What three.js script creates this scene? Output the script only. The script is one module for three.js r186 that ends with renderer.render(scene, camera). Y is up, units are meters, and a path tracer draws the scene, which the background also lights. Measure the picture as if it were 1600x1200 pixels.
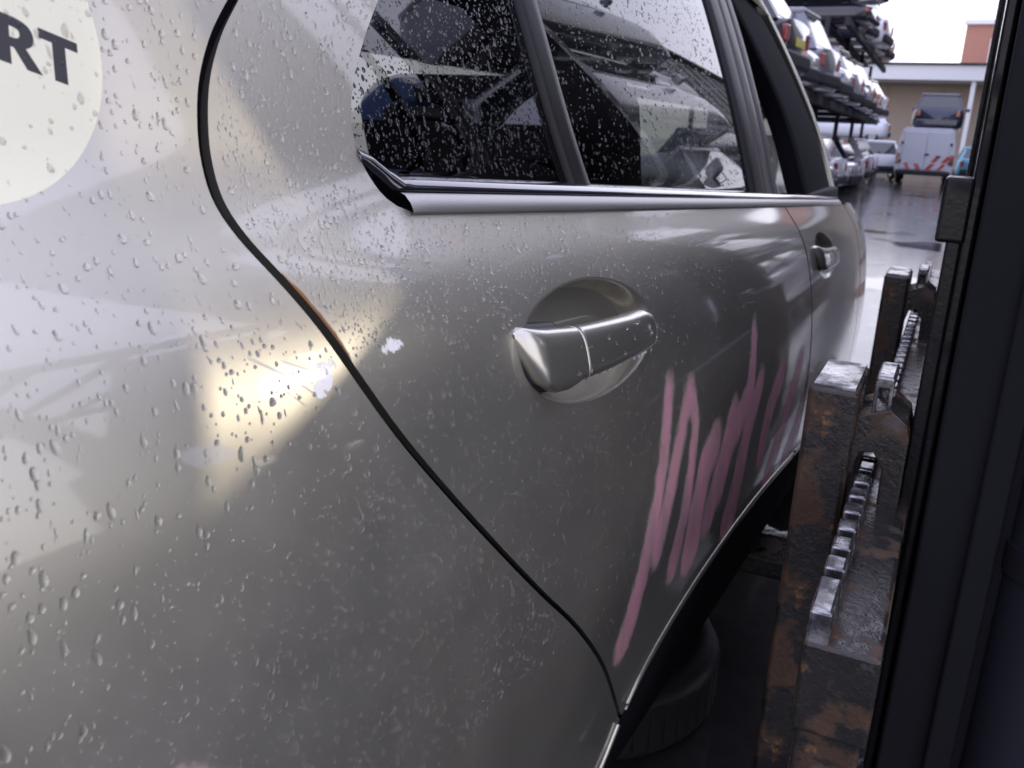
import * as THREE from 'three';
import { RoundedBoxGeometry } from 'three/addons/geometries/RoundedBoxGeometry.js';
import { mergeGeometries, mergeVertices } from 'three/addons/utils/BufferGeometryUtils.js';

// ---------------------------------------------------------------- camera, sky, sun, exposure
// metres; x runs along the silver car towards its front, y up, z out of its right flank
const scene = new THREE.Scene();
const camera = new THREE.PerspectiveCamera(46.8157, 4 / 3, 0.02, 600);
{
  const right = new THREE.Vector3(0.4660, 0.0480, 0.8830), up = new THREE.Vector3(0.2250, 0.9590, -0.1710);
  right.normalize(); up.addScaledVector(right, -up.dot(right)).normalize();
  const back = new THREE.Vector3().crossVectors(right, up);
  const m = new THREE.Matrix4().makeBasis(right, up, back);
  camera.quaternion.setFromRotationMatrix(m);
  camera.position.set(0, 1.27, 0.25);
  camera.focus = 0.62; camera.userData.fStop = 16;
}
const SUN = new THREE.Vector3(0.74, 0.222, 0.63).normalize();
const renderer = new THREE.WebGLRenderer({ antialias: true });
renderer.toneMapping = THREE.LinearToneMapping;
renderer.toneMappingExposure = 1.15;
renderer.shadowMap.enabled = true;
renderer.setSize(1024, 768);

function rng(seed) { let s = seed >>> 0; return () => { s = (s + 0x6D2B79F5) >>> 0; let t = s; t = Math.imul(t ^ (t >>> 15), t | 1); t ^= t + Math.imul(t ^ (t >>> 7), t | 61); return ((t ^ (t >>> 14)) >>> 0) / 4294967296; }; }
function makeNoise(seed, n = 64) {        // tileable value noise on an n x n lattice, period 1
  const r = rng(seed), g = new Float32Array(n * n).map(() => r());
  const at = (i, j, p) => g[(((j % p) + p) % p % n) * n + (((i % p) + p) % p % n)];
  const oct = (u, v, p) => { const x = u * p, y = v * p, i = Math.floor(x), j = Math.floor(y); let a = x - i, b = y - j; a = a * a * (3 - 2 * a); b = b * b * (3 - 2 * b);
    return (at(i, j, p) * (1 - a) + at(i + 1, j, p) * a) * (1 - b) + (at(i, j + 1, p) * (1 - a) + at(i + 1, j + 1, p) * a) * b; };
  return (u, v, p0 = 4, octs = 5, gain = 0.5) => { let s = 0, w = 1, t = 0, p = p0; for (let k = 0; k < octs; k++) { s += w * oct(u + k * 0.137, v + k * 0.291, p); t += w; w *= gain; p *= 2; } return s / t; };
}
const N1 = makeNoise(11), N2 = makeNoise(23), N3 = makeNoise(37);
const clamp = (x, a = 0, b = 1) => Math.min(b, Math.max(a, x)), mix = (a, b, t) => a + (b - a) * t;
const sstep = (a, b, x) => { const t = clamp((x - a) / (b - a)); return t * t * (3 - 2 * t); };

{ // hazy bright winter sky with broken cloud
  const w = 1024, h = 512, d = new Float32Array(w * h * 4);
  for (let j = 0; j < h; j++) for (let i = 0; i < w; i++) {
    const el = ((j + 0.5) / h - 0.5) * Math.PI, az = ((i + 0.5) / w - 0.5) * 2 * Math.PI;
    const y = Math.sin(el), c = Math.cos(el), dx = c * Math.cos(az), dz = c * Math.sin(az);
    const e = Math.max(0, y), k = Math.pow(1 - e, 2.2);
    let r = mix(0.42, 1.06, k), g = mix(0.47, 1.02, k), b = mix(0.95, 0.99, k);
    const cu = dx / (e + 0.25) * 0.11 + 0.5, cv = dz / (e + 0.25) * 0.11 + 0.5;
    const cl = sstep(0.42, 0.66, N1(cu, cv, 4, 6)) * sstep(-0.02, 0.12, y);
    r = mix(r, 1.0, cl * 0.55); g = mix(g, 1.0, cl * 0.55); b = mix(b, 1.15, cl * 0.55);
    const q = dx * SUN.x + y * SUN.y + dz * SUN.z, gl = Math.pow(Math.max(0, q), 24) * 0.3 + Math.pow(Math.max(0, q), 160) * 1.2;
    r += gl * 1.05; g += gl * 0.98; b += gl * 0.85;
    const o = (j * w + i) * 4, gain = 1.8; d[o] = r * gain; d[o + 1] = g * gain; d[o + 2] = b * gain; d[o + 3] = 1;
  }
  const t = new THREE.DataTexture(d, w, h, THREE.RGBAFormat, THREE.FloatType);
  t.mapping = THREE.EquirectangularReflectionMapping; t.magFilter = t.minFilter = THREE.LinearFilter; t.needsUpdate = true;
  scene.background = t; scene.environment = t;
  scene.backgroundIntensity = 1.0; scene.environmentIntensity = 1.0;
}
const sun = new THREE.DirectionalLight(new THREE.Color(1.0, 0.88, 0.74), 0.52);
sun.position.copy(SUN).multiplyScalar(60); sun.castShadow = true; sun.shadow.radius = 1.6; // thin cloud before the sun
 sun.shadow.mapSize.set(2048, 2048);
Object.assign(sun.shadow.camera, { left: -40, right: 40, top: 30, bottom: -30, near: 1, far: 160 });
scene.add(sun, sun.target);

// ---------------------------------------------------------------- helpers
const lin = (r, g, b) => new THREE.Color().setRGB(r, g, b);
const std = (o) => new THREE.MeshPhysicalMaterial(o);
const counts = {};
const numbered = (n) => { const k = (counts[n] = (counts[n] ?? -1) + 1); return k ? `${n}_${String(k).padStart(3, '0')}` : n; };
function mesh(name, geo, mat, parent, shadow = true) { const m = new THREE.Mesh(geo, mat); m.name = parent ? name : numbered(name); m.castShadow = m.receiveShadow = shadow; (parent || scene).add(m); return m; }
function thing(name, label, category, pos = [0, 0, 0], turn = 0, group) { const g = new THREE.Group(); g.name = numbered(name); g.position.set(...pos); g.rotation.y = turn; g.userData = { label, category }; if (group) g.userData.group = group; scene.add(g); return g; }
function tag(o, label, category, group) { o.userData.label = label; o.userData.category = category; if (group) o.userData.group = group; return o; }
function boxUV(geo) { // planar uv in metres by the way each face points
  const g = geo.index ? geo.toNonIndexed() : geo, p = g.attributes.position, n = p.count, uv = new Float32Array(n * 2);
  const a = new THREE.Vector3(), b = new THREE.Vector3(), c = new THREE.Vector3();
  for (let i = 0; i < n; i += 3) {
    a.fromBufferAttribute(p, i); b.fromBufferAttribute(p, i + 1); c.fromBufferAttribute(p, i + 2);
    const f = b.clone().sub(a).cross(c.clone().sub(a)); const ax = Math.abs(f.x), ay = Math.abs(f.y), az = Math.abs(f.z);
    [a, b, c].forEach((v, k) => { const q = ax >= ay && ax >= az ? [v.z, v.y] : ay >= az ? [v.x, v.z] : [v.x, v.y]; uv[(i + k) * 2] = q[0]; uv[(i + k) * 2 + 1] = q[1]; });
  }
  g.setAttribute('uv', new THREE.BufferAttribute(uv, 2)); return g;
}
const box = (x0, x1, y0, y1, z0, z1, r = 0.004) => { const g = new RoundedBoxGeometry(x1 - x0, y1 - y0, z1 - z0, 2, Math.min(r, (x1 - x0) / 2.01, (y1 - y0) / 2.01, (z1 - z0) / 2.01)); g.translate((x0 + x1) / 2, (y0 + y1) / 2, (z0 + z1) / 2); return boxUV(g); };
const merge = (list) => mergeGeometries(list.map((g) => { const q = g.index ? g.toNonIndexed() : g; for (const k of Object.keys(q.attributes)) if (!['position', 'normal', 'uv'].includes(k)) q.deleteAttribute(k); if (!q.attributes.uv) boxUV(q); return q; }));
function bar(a, b, w, d, r = 0.004) { // box from a to b
  const A = new THREE.Vector3(...a), B = new THREE.Vector3(...b), L = A.distanceTo(B), g = new RoundedBoxGeometry(w, L, d, 2, Math.min(r, w / 2.01, d / 2.01, L / 2.01));
  g.applyQuaternion(new THREE.Quaternion().setFromUnitVectors(new THREE.Vector3(0, 1, 0), B.clone().sub(A).normalize())); g.translate(...A.add(B).multiplyScalar(0.5).toArray()); return boxUV(g);
}
function rod(a, b, r, seg = 16) { const A = new THREE.Vector3(...a), B = new THREE.Vector3(...b), g = new THREE.CylinderGeometry(r, r, A.distanceTo(B), seg); g.applyQuaternion(new THREE.Quaternion().setFromUnitVectors(new THREE.Vector3(0, 1, 0), B.clone().sub(A).normalize())); g.translate(...A.add(B).multiplyScalar(0.5).toArray()); return g.toNonIndexed(); }
function dataTex(w, h, fn, srgb = false, repeat = true) {
  const d = new Uint8Array(w * h * 4);
  for (let j = 0; j < h; j++) for (let i = 0; i < w; i++) { const c = fn((i + 0.5) / w, (j + 0.5) / h), o = (j * w + i) * 4; d[o] = clamp(c[0]) * 255; d[o + 1] = clamp(c[1]) * 255; d[o + 2] = clamp(c[2]) * 255; d[o + 3] = 255; }
  const t = new THREE.DataTexture(d, w, h, THREE.RGBAFormat); t.magFilter = THREE.LinearFilter; t.minFilter = THREE.LinearMipmapLinearFilter; t.generateMipmaps = true;
  if (srgb) t.colorSpace = THREE.SRGBColorSpace; t.wrapS = t.wrapT = repeat ? THREE.RepeatWrapping : THREE.ClampToEdgeWrapping; t.needsUpdate = true; return t;
}
const sc = (t, rx, ry = rx) => { const c = t.clone(); c.repeat.set(rx, ry); c.needsUpdate = true; return c; };
const S = (v) => v <= 0.0031308 ? v * 12.92 : 1.055 * Math.pow(v, 1 / 2.4) - 0.055;

// ---------------------------------------------------------------- materials
const rustTex = dataTex(512, 512, (u, v) => {
  const a = N1(u, v, 4, 6, 0.6), b = N2(u, v, 8, 5, 0.6), c = N3(u, v, 16, 4);
  const rust = sstep(0.47, 0.6, a), orange = sstep(0.66, 0.76, b) * rust, bare = sstep(0.62, 0.7, N3(u, v, 5, 6, 0.62));
  let r = mix(0.028, 0.078, rust), g = mix(0.025, 0.045, rust), bl = mix(0.022, 0.027, rust);
  r = mix(r, 0.26, orange); g = mix(g, 0.13, orange); bl = mix(bl, 0.055, orange);
  r = mix(r, 0.11, bare * 0.6); g = mix(g, 0.10, bare * 0.6); bl = mix(bl, 0.09, bare * 0.6);
  const k = 0.75 + 0.5 * c; return [S(r * k), S(g * k), S(bl * k)];
}, true);
const rustRough = dataTex(512, 512, (u, v) => { const a = N1(u, v, 4, 6, 0.6), c = N3(u, v, 32, 3); const r = mix(0.24, 0.7, sstep(0.45, 0.6, a)) + (c - 0.5) * 0.3; return [c, r, c]; });
const wornTex = dataTex(256, 256, (u, v) => { const a = N2(u, v, 4, 6, 0.65), b = N3(u, v * 6, 8, 4, 0.7); const k = mix(0.09, 0.34, sstep(0.42, 0.62, a)) * (0.7 + 0.6 * b); return [S(k), S(k * 0.97), S(k * 0.98)]; }, true);
const grainTex = dataTex(256, 256, (u, v) => { const c = N3(u, v, 16, 5, 0.7); return [c, c, c]; });
const M = {
  rust: std({ map: sc(rustTex, 5), roughnessMap: sc(rustRough, 5), roughness: 1, metalness: 0.25, bumpMap: sc(grainTex, 12), bumpScale: 0.0006 }),
  worn: std({ map: sc(wornTex, 6), metalness: 0.8, roughness: 0.75, roughnessMap: sc(rustRough, 9), bumpMap: sc(grainTex, 9), bumpScale: 0.0003 }),
  blackSteel: std({ color: lin(0.009, 0.009, 0.011), roughness: 0.7, specularIntensity: 0.35, bumpMap: sc(grainTex, 8), bumpScale: 0.0002 }),
  greasy: std({ color: lin(0.009, 0.009, 0.009), roughness: 0.7, specularIntensity: 0.4, roughnessMap: sc(rustRough, 4), bumpMap: sc(grainTex, 10), bumpScale: 0.0003 }),
  truckPaint: std({ color: lin(0.012, 0.013, 0.018), roughness: 0.6, specularIntensity: 0.4 }),
  rubber: std({ color: lin(0.018, 0.018, 0.02), roughness: 0.55 }),
  gloss: std({ color: lin(0.012, 0.012, 0.016), roughness: 0.12, clearcoat: 1, clearcoatRoughness: 0.04 }),
  trimBlack: std({ color: lin(0.006, 0.006, 0.008), roughness: 0.9, specularIntensity: 0.25 }),
  interior: std({ color: lin(0.03, 0.03, 0.034), roughness: 0.85 }),
  seat: std({ color: lin(0.045, 0.045, 0.052), roughness: 0.95 }),
  glass: std({ color: lin(0.13, 0.135, 0.14), roughness: 0.0, transmission: 1, thickness: 0, ior: 1.52 }),
  clearGlass: std({ color: lin(0.85, 0.9, 0.88), roughness: 0.0, transmission: 1, thickness: 0, ior: 1.5 }),
  water: std({ color: lin(1, 1, 1), roughness: 0.0, transmission: 1, thickness: 0.002, ior: 1.33 }),
  tyre: std({ color: lin(0.02, 0.02, 0.022), roughness: 0.5, bumpMap: sc(grainTex, 6), bumpScale: 0.001 }),
  darkGlass: std({ color: lin(0.012, 0.014, 0.018), roughness: 0.06, metalness: 0, clearcoat: 1, clearcoatRoughness: 0.03 }),
  red: std({ color: lin(0.26, 0.018, 0.016), roughness: 0.2, clearcoat: 1 }),
  lamp: std({ color: lin(0.75, 0.76, 0.78), roughness: 0.12, metalness: 0.5, clearcoat: 1 }),
  alloy: std({ color: lin(0.5, 0.5, 0.52), metalness: 0.8, roughness: 0.35 }),
  bumper: std({ color: lin(0.016, 0.016, 0.019), roughness: 0.6 }),
};
const PAINT = { color: lin(0.51, 0.488, 0.403), metalness: 0.88, roughness: 0.405, clearcoat: 1, clearcoatRoughness: 0.05 };
M.silver = std(PAINT); M.silverGloss = std({ ...PAINT, roughness: 0.32, clearcoatRoughness: 0.015 });
M.post = std({ color: lin(0.012, 0.011, 0.011), roughness: 0.42, specularIntensity: 0.5 });

// ---------------------------------------------------------------- ground
{
  const col = dataTex(1024, 1024, (u, v) => { const a = N1(u, v, 4, 6, 0.6), b = N2(u, v, 64, 3, 0.7); const k = 0.034 + 0.03 * a + 0.03 * (b - 0.4); return [S(k * 1.02), S(k), S(k * 1.0)]; }, true);
  const rou = dataTex(1024, 1024, (u, v) => { const a = N3(u, v, 3, 6, 0.55), b = N2(u, v, 48, 3); const wet = sstep(0.5, 0.62, a); const r = mix(0.12, 0.03, wet) + (b - 0.5) * 0.08; return [b, clamp(r, 0.03, 1), b]; });
  const bmp = dataTex(1024, 1024, (u, v) => { const wet = sstep(0.5, 0.62, N3(u, v, 3, 6, 0.55)); const b = N2(u, v, 64, 5, 0.9); const k = b * (1 - 0.85 * wet); return [k, k, k]; });
  const m = std({ map: sc(col, 0.25), roughnessMap: sc(rou, 0.25), roughness: 1, bumpMap: sc(bmp, 0.25), bumpScale: 0.0016 });
  const g = new THREE.PlaneGeometry(500, 500); g.rotateX(-Math.PI / 2);
  const p = g.attributes.position, uv = g.attributes.uv; for (let i = 0; i < p.count; i++) uv.setXY(i, p.getX(i), p.getZ(i));
  const o = mesh('ground', g, m); o.userData = { kind: 'structure', label: 'wet dark asphalt of the scrapyard', category: 'ground' };
}

// ---------------------------------------------------------------- silver car: flank surface
const TILT = [[0.5, 30], [0.2, 24], [0.08, 20], [0.03, 21], [0.005, 34], [-0.02, 40], [-0.045, 30], [-0.075, 20], [-0.12, 12], [-0.2, 6.5], [-0.3, 1.5], [-0.42, -4], [-0.5, -7], [-0.56, -10], [-0.75, -12]];
const ZN = 1251, ZT = new Float64Array(ZN);
{
  const hh = (i) => 0.5 - i * 0.001, ta = new Float64Array(ZN), sm = new Float64Array(ZN);
  for (let i = 0; i < ZN; i++) { const h = hh(i); let k = 0; while (k < TILT.length - 2 && h < TILT[k + 1][0]) k++; const t = clamp((TILT[k][0] - h) / (TILT[k][0] - TILT[k + 1][0])); ta[i] = Math.tan(mix(TILT[k][1], TILT[k + 1][1], t) * Math.PI / 180); }
  for (let pass = 0; pass < 2; pass++) { for (let i = 0; i < ZN; i++) { let s = 0; for (let k = -8; k <= 8; k++) s += ta[clamp(i + k, 0, ZN - 1)]; sm[i] = s / 17; } ta.set(sm); }
  for (let i = 1; i < ZN; i++) ZT[i] = ZT[i - 1] + (ta[i] + ta[i - 1]) / 2 * 0.001;
  const z0 = ZT[630]; for (let i = 0; i < ZN; i++) ZT[i] -= z0;
}
const zprof = (h) => { const f = clamp((0.5 - h) / 0.001, 0, ZN - 1.001), i = Math.floor(f); return mix(ZT[i], ZT[i + 1], f - i); };
const planZ = (x) => (x < 0.6 ? -0.012 : -0.006) * (x - 0.6) ** 2 - 0.05 * Math.max(0, x - 2.4) ** 2 - 0.12 * Math.max(0, x - 2.8) ** 2 - 0.5 * Math.max(0, -0.25 - x) ** 2;
const beltY = (x) => x < 2.6 ? 1.22 - 0.05 * (x - 0.38) : 1.109 - 0.09 * (x - 2.6) ** 1.5;
function spline(list) { // (x, h) points, h falling -> x(h)
  const c = new THREE.CatmullRomCurve3(list.map(([x, h]) => new THREE.Vector3(x, h, 0)), false, 'centripetal'), pts = c.getPoints(400);
  return (h) => { if (h >= pts[0].y) return pts[0].x; for (let i = 1; i < pts.length; i++) if (pts[i].y <= h) { const a = pts[i - 1], b = pts[i]; return mix(a.x, b.x, (a.y - h) / Math.max(1e-9, a.y - b.y)); } return pts[pts.length - 1].x; };
}
const gapX = spline([[0.74, 0.44], [0.62, 0.33], [0.47, 0.2], [0.405, 0.14], [0.365, 0.1042], [0.344, 0.083], [0.3275, 0.06], [0.318, 0.039], [0.313, 0.022], [0.3105, 0.005], [0.3134, -0.009], [0.3226, -0.028], [0.3337, -0.049], [0.348, -0.077], [0.3688, -0.109], [0.408, -0.154], [0.469, -0.215], [0.5255, -0.267], [0.588, -0.321], [0.661, -0.393], [0.723, -0.467], [0.767, -0.521], [0.79, -0.56], [0.81, -0.62], [0.82, -0.72]]);
const winX = spline([[0.86, 0.42], [0.7, 0.3], [0.57, 0.19], [0.5022, 0.1296], [0.4733, 0.102], [0.4486, 0.0735], [0.436, 0.051], [0.4336, 0.0366], [0.4363, 0.0224], [0.4431, 0.01], [0.452, 0.004], [0.4616, 0.0009], [0.475, -0.001]]);
const CREASE = [[0.5, -0.68], [0.66, -0.625], [0.735, -0.555], [0.765, -0.51], [0.81, -0.481], [0.926, -0.4536], [1.09, -0.44], [1.325, -0.4393], [1.694, -0.4617], [2.0, -0.485], [2.6, -0.52]];
const creaseCurve = new THREE.CatmullRomCurve3(CREASE.map(([x, h]) => new THREE.Vector3(x, h, 0)), false, 'centripetal').getPoints(300);
const creaseH = (x) => { if (x <= creaseCurve[0].x) return creaseCurve[0].y; for (let i = 1; i < creaseCurve.length; i++) if (creaseCurve[i].x >= x) { const a = creaseCurve[i - 1], b = creaseCurve[i]; return mix(a.y, b.y, (x - a.x) / (b.x - a.x)); } return creaseCurve[300].y; };
const RECESS = [[0.653, -0.097], [1.905, -0.095]];
const flank = (x, h, off = 0) => { // point of the flank; off moves it outwards
  let z = zprof(h) + planZ(x);
  for (const [cx, ch] of RECESS) { const r = Math.hypot((x - cx) / 0.134, (h - ch) / 0.0455); if (r < 1.05) z -= 0.028 * sstep(1.02, 0.80, r) * (0.75 + 0.25 * (1 - Math.min(1, r * r))); }
  const e = creaseH(x) - h, w = 0.012; z += 0.002 * Math.exp(-(e * e) / (w * w)) - Math.max(0, e) * 0.85;
  return new THREE.Vector3(x, beltY(x) + h, z + off);
};
const smoothFlank = (x, h, off = 0) => new THREE.Vector3(x, beltY(x) + h, zprof(h) + planZ(x) + off);
function frame(pos, x, h) { const e = 4e-4, P = pos(x, h), X = pos(x + e, h).sub(pos(x - e, h)).normalize(), H = pos(x, h + e).sub(pos(x, h - e)).normalize(), n = X.clone().cross(H).normalize(); return { P, n, X, H: n.clone().cross(X).normalize() }; }
class Mesher { // collects a grid of points with normals and uv
  constructor() { this.p = []; this.n = []; this.t = []; this.i = []; }
  vert(P, n, u, v) { this.p.push(P.x, P.y, P.z); this.n.push(n.x, n.y, n.z); this.t.push(u, v); return this.p.length / 3 - 1; }
  quad(a, b, c, d) { this.i.push(a, b, c, a, c, d); }
  geo() { const g = new THREE.BufferGeometry(); g.setAttribute('position', new THREE.Float32BufferAttribute(this.p, 3)); g.setAttribute('normal', new THREE.Float32BufferAttribute(this.n, 3)); g.setAttribute('uv', new THREE.Float32BufferAttribute(this.t, 2)); g.setIndex(this.i); return g; }
}
const range = (a, b, step) => { const n = Math.max(1, Math.round(Math.abs(b - a) / step)), r = []; for (let i = 0; i <= n; i++) r.push(mix(a, b, i / n)); return r; };
function panel(hs, xl, xr, us, pos, { l = true, r = true, t = false, b = false, deep = 0.022, rad = 0.003, uvOf = (x, h) => [x, h] } = {}) {
  const m = new Mesher(), rows = hs.length, cols = us.length, F = [];
  for (let j = 0; j < rows; j++) { const a = xl(hs[j]), c = xr(hs[j]); F.push(us.map((u) => { const x = mix(a, c, u), f = frame(pos, x, hs[j]); f.uv = uvOf(x, hs[j]); return f; })); }
  const id = F.map((row) => row.map((f) => m.vert(f.P, f.n, ...f.uv)));
  for (let j = 0; j < rows - 1; j++) for (let i = 0; i < cols - 1; i++) m.quad(id[j][i], id[j + 1][i], id[j + 1][i + 1], id[j][i + 1]);
  const lip = (line, side) => { // rolled edge: a quarter round, then a flange inwards
    let prev = null;
    for (let k = 0; k < line.length; k++) {
      const A = line[Math.max(0, k - 1)].P, B = line[Math.min(line.length - 1, k + 1)].P, T = B.clone().sub(A).normalize(), f = line[k], out = T.cross(f.n).multiplyScalar(side).normalize(), ids = [];
      for (const a of [0, 22, 45, 68, 89]) { const s = Math.sin(a * Math.PI / 180), c = Math.cos(a * Math.PI / 180); ids.push(m.vert(f.P.clone().addScaledVector(out, rad * s).addScaledVector(f.n, -rad * (1 - c)), f.n.clone().multiplyScalar(c).addScaledVector(out, s), ...f.uv)); }
      const deepUv = line.inner ? line.inner[k].uv : f.uv; ids.push(m.vert(f.P.clone().addScaledVector(out, rad).addScaledVector(f.n, -rad), out, ...deepUv), m.vert(f.P.clone().addScaledVector(out, rad).addScaledVector(f.n, -deep), out, ...deepUv));
      if (prev) for (let q = 0; q < ids.length - 1; q++) side > 0 ? m.quad(prev[q], prev[q + 1], ids[q + 1], ids[q]) : m.quad(prev[q], ids[q], ids[q + 1], prev[q + 1]);
      prev = ids;
    }
  };
  if (l) lip(Object.assign(F.map((r2) => r2[0]), { inner: F.map((r2) => r2[Math.min(5, cols - 1)]) }), -1); if (r) lip(F.map((r2) => r2[cols - 1]), 1);
  if (t) lip(F[0], -1); if (b) lip(F[rows - 1], 1);
  return m.geo();
}
function strip(xs, sect, mat, name, parent, pos = smoothFlank) { // moulding along x: sect(x) -> [[h, off], ...] from its lower to its upper edge
  const m = new Mesher(), L = xs.map((x) => sect(x).map(([h, o]) => pos(x, h, o)));
  const id = L.map((row) => row.map((P) => m.vert(P, new THREE.Vector3(0, 0, 1), P.x, P.y)));
  for (let i = 0; i < L.length - 1; i++) for (let k = 0; k < L[0].length - 1; k++) m.quad(id[i][k], id[i + 1][k], id[i + 1][k + 1], id[i][k + 1]);
  const g = m.geo(); g.computeVertexNormals(); return mesh(name, g, mat, parent);
}
function upright(pts, width, offIn, offOut, mat, name, parent, bulge = 0.004) { // ribbon up the glass: pts (x, h) of its rear edge, width along x
  const m = new Mesher(), c = new THREE.CatmullRomCurve3(pts.map(([x, h]) => new THREE.Vector3(x, h, 0))).getPoints(40), prof = [[0, offIn], [0.0, offOut], [0.12, offOut + bulge * 0.6], [0.5, offOut + bulge], [0.88, offOut + bulge * 0.6], [1, offOut], [1, offIn]];
  const wd = typeof width === 'number' ? () => width : width, id = c.map((q) => prof.map(([u, o]) => { const P = smoothFlank(q.x + u * wd(q.y), q.y, o); return m.vert(P, new THREE.Vector3(0, 0, 1), P.x, P.y); }));
  for (let i = 0; i < c.length - 1; i++) for (let k = 0; k < prof.length - 1; k++) m.quad(id[i][k], id[i][k + 1], id[i + 1][k + 1], id[i + 1][k]);
  const g = m.geo(); g.computeVertexNormals(); return mesh(name, g, mat, parent);
}

const car = thing('silver_hatchback', 'large wet silver hatchback with pink spray marks, lifted on forklift forks', 'car');

// ---- paint textures: flank coordinates (x, h) in metres
const STROKES = [
  [[0.82, -0.163, 0.016], [0.811, -0.188, 0.018], [0.798, -0.237, 0.021], [0.778, -0.285, 0.023], [0.758, -0.332, 0.026], [0.737, -0.372, 0.029], [0.718, -0.398, 0.031]],
  [[0.893, -0.181, 0.019], [0.868, -0.207, 0.021], [0.839, -0.248, 0.023], [0.815, -0.29, 0.025], [0.793, -0.331, 0.028]],
  [[0.897, -0.185, 0.014], [0.909, -0.223, 0.018], [0.898, -0.271, 0.021], [0.883, -0.327, 0.025], [0.864, -0.373, 0.029]],
  [[0.999, -0.267, 0.039], [0.958, -0.288, 0.041], [0.94, -0.33, 0.047], [0.934, -0.376, 0.054]],
  [[1.201, -0.155, 0.02], [1.189, -0.196, 0.026], [1.178, -0.238, 0.032], [1.128, -0.263, 0.036], [1.072, -0.285, 0.04], [1.033, -0.334, 0.045]],
  [[1.247, -0.233, 0.027], [1.212, -0.263, 0.034], [1.17, -0.3, 0.04], [1.147, -0.359, 0.049], [1.132, -0.402, 0.06]],
  [[1.416, -0.25, 0.029], [1.362, -0.273, 0.034], [1.318, -0.305, 0.039], [1.299, -0.352, 0.046]],
  [[1.588, -0.258, 0.037], [1.55, -0.286, 0.044], [1.494, -0.333, 0.051], [1.445, -0.378, 0.059], [1.41, -0.426, 0.07]],
  [[1.682, -0.298, 0.035], [1.683, -0.361, 0.051], [1.633, -0.413, 0.067], [1.574, -0.461, 0.083]],
  [[1.089, -0.246, 0.029], [1.058, -0.281, 0.034], [1.032, -0.317, 0.039], [1.002, -0.359, 0.044]],
];
const segD = (px, py, a, b) => { const dx = b[0] - a[0], dy = b[1] - a[1], t = clamp(((px - a[0]) * dx + (py - a[1]) * dy) / (dx * dx + dy * dy)); return [Math.hypot(px - a[0] - t * dx, py - a[1] - t * dy), t]; };
function paintMaps(x0, x1, h0, h1, w, hgt, marks) { // marks(x, h) -> [pink, rust, film]
  const c = PAINT.color, col = new Float32Array(w * hgt * 3), A = [], B = [];
  const cache = new Map(), get = (u, v) => { const x = mix(x0, x1, u), h = mix(h0, h1, v); return marks(x, h); };
  const t1 = dataTex(w, hgt, (u, v) => { const [p, r, f, k = 0] = get(u, v), n = N2(u * 3, v * 3, 16, 4);
    let R = mix(c.r, 0.5, f), G = mix(c.g, 0.51, f), Bl = mix(c.b, 0.51, f);
    const pk = [0.64 + 0.1 * (n - 0.5), 0.29 + 0.06 * (n - 0.5), 0.335 + 0.06 * (n - 0.5)];
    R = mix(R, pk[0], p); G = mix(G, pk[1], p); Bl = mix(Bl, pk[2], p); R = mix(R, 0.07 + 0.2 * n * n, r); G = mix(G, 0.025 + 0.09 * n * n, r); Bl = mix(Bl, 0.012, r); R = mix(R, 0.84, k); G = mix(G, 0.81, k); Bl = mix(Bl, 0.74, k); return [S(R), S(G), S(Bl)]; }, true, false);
  const t2 = dataTex(w, hgt, (u, v) => { const [p, r, f, k = 0] = get(u, v); const cover = Math.max(p, r, f * 0.8, k); const sm = (N1(u * 2, v * 2, 6, 5) - 0.5) * 0.12; return [1, mix(PAINT.roughness + sm, 0.75, cover), PAINT.metalness * (1 - cover)]; }, false, false);
  const t3 = dataTex(w, hgt, (u, v) => { const [p, r] = get(u, v); const q = 1 - Math.max(p * 0.8, r); return [q, q, q]; }, false, false);
  return { material: std({ ...PAINT, color: lin(1, 1, 1), map: t1, roughnessMap: t2, metalnessMap: t2, roughness: 1, metalness: 1, clearcoatMap: t3 }), uvOf: (x, h) => [(x - x0) / (x1 - x0), (h - h0) / (h1 - h0)] };
}
const speck = (x, h, s) => N3(x * s, h * s, 8, 3, 0.8);
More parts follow.
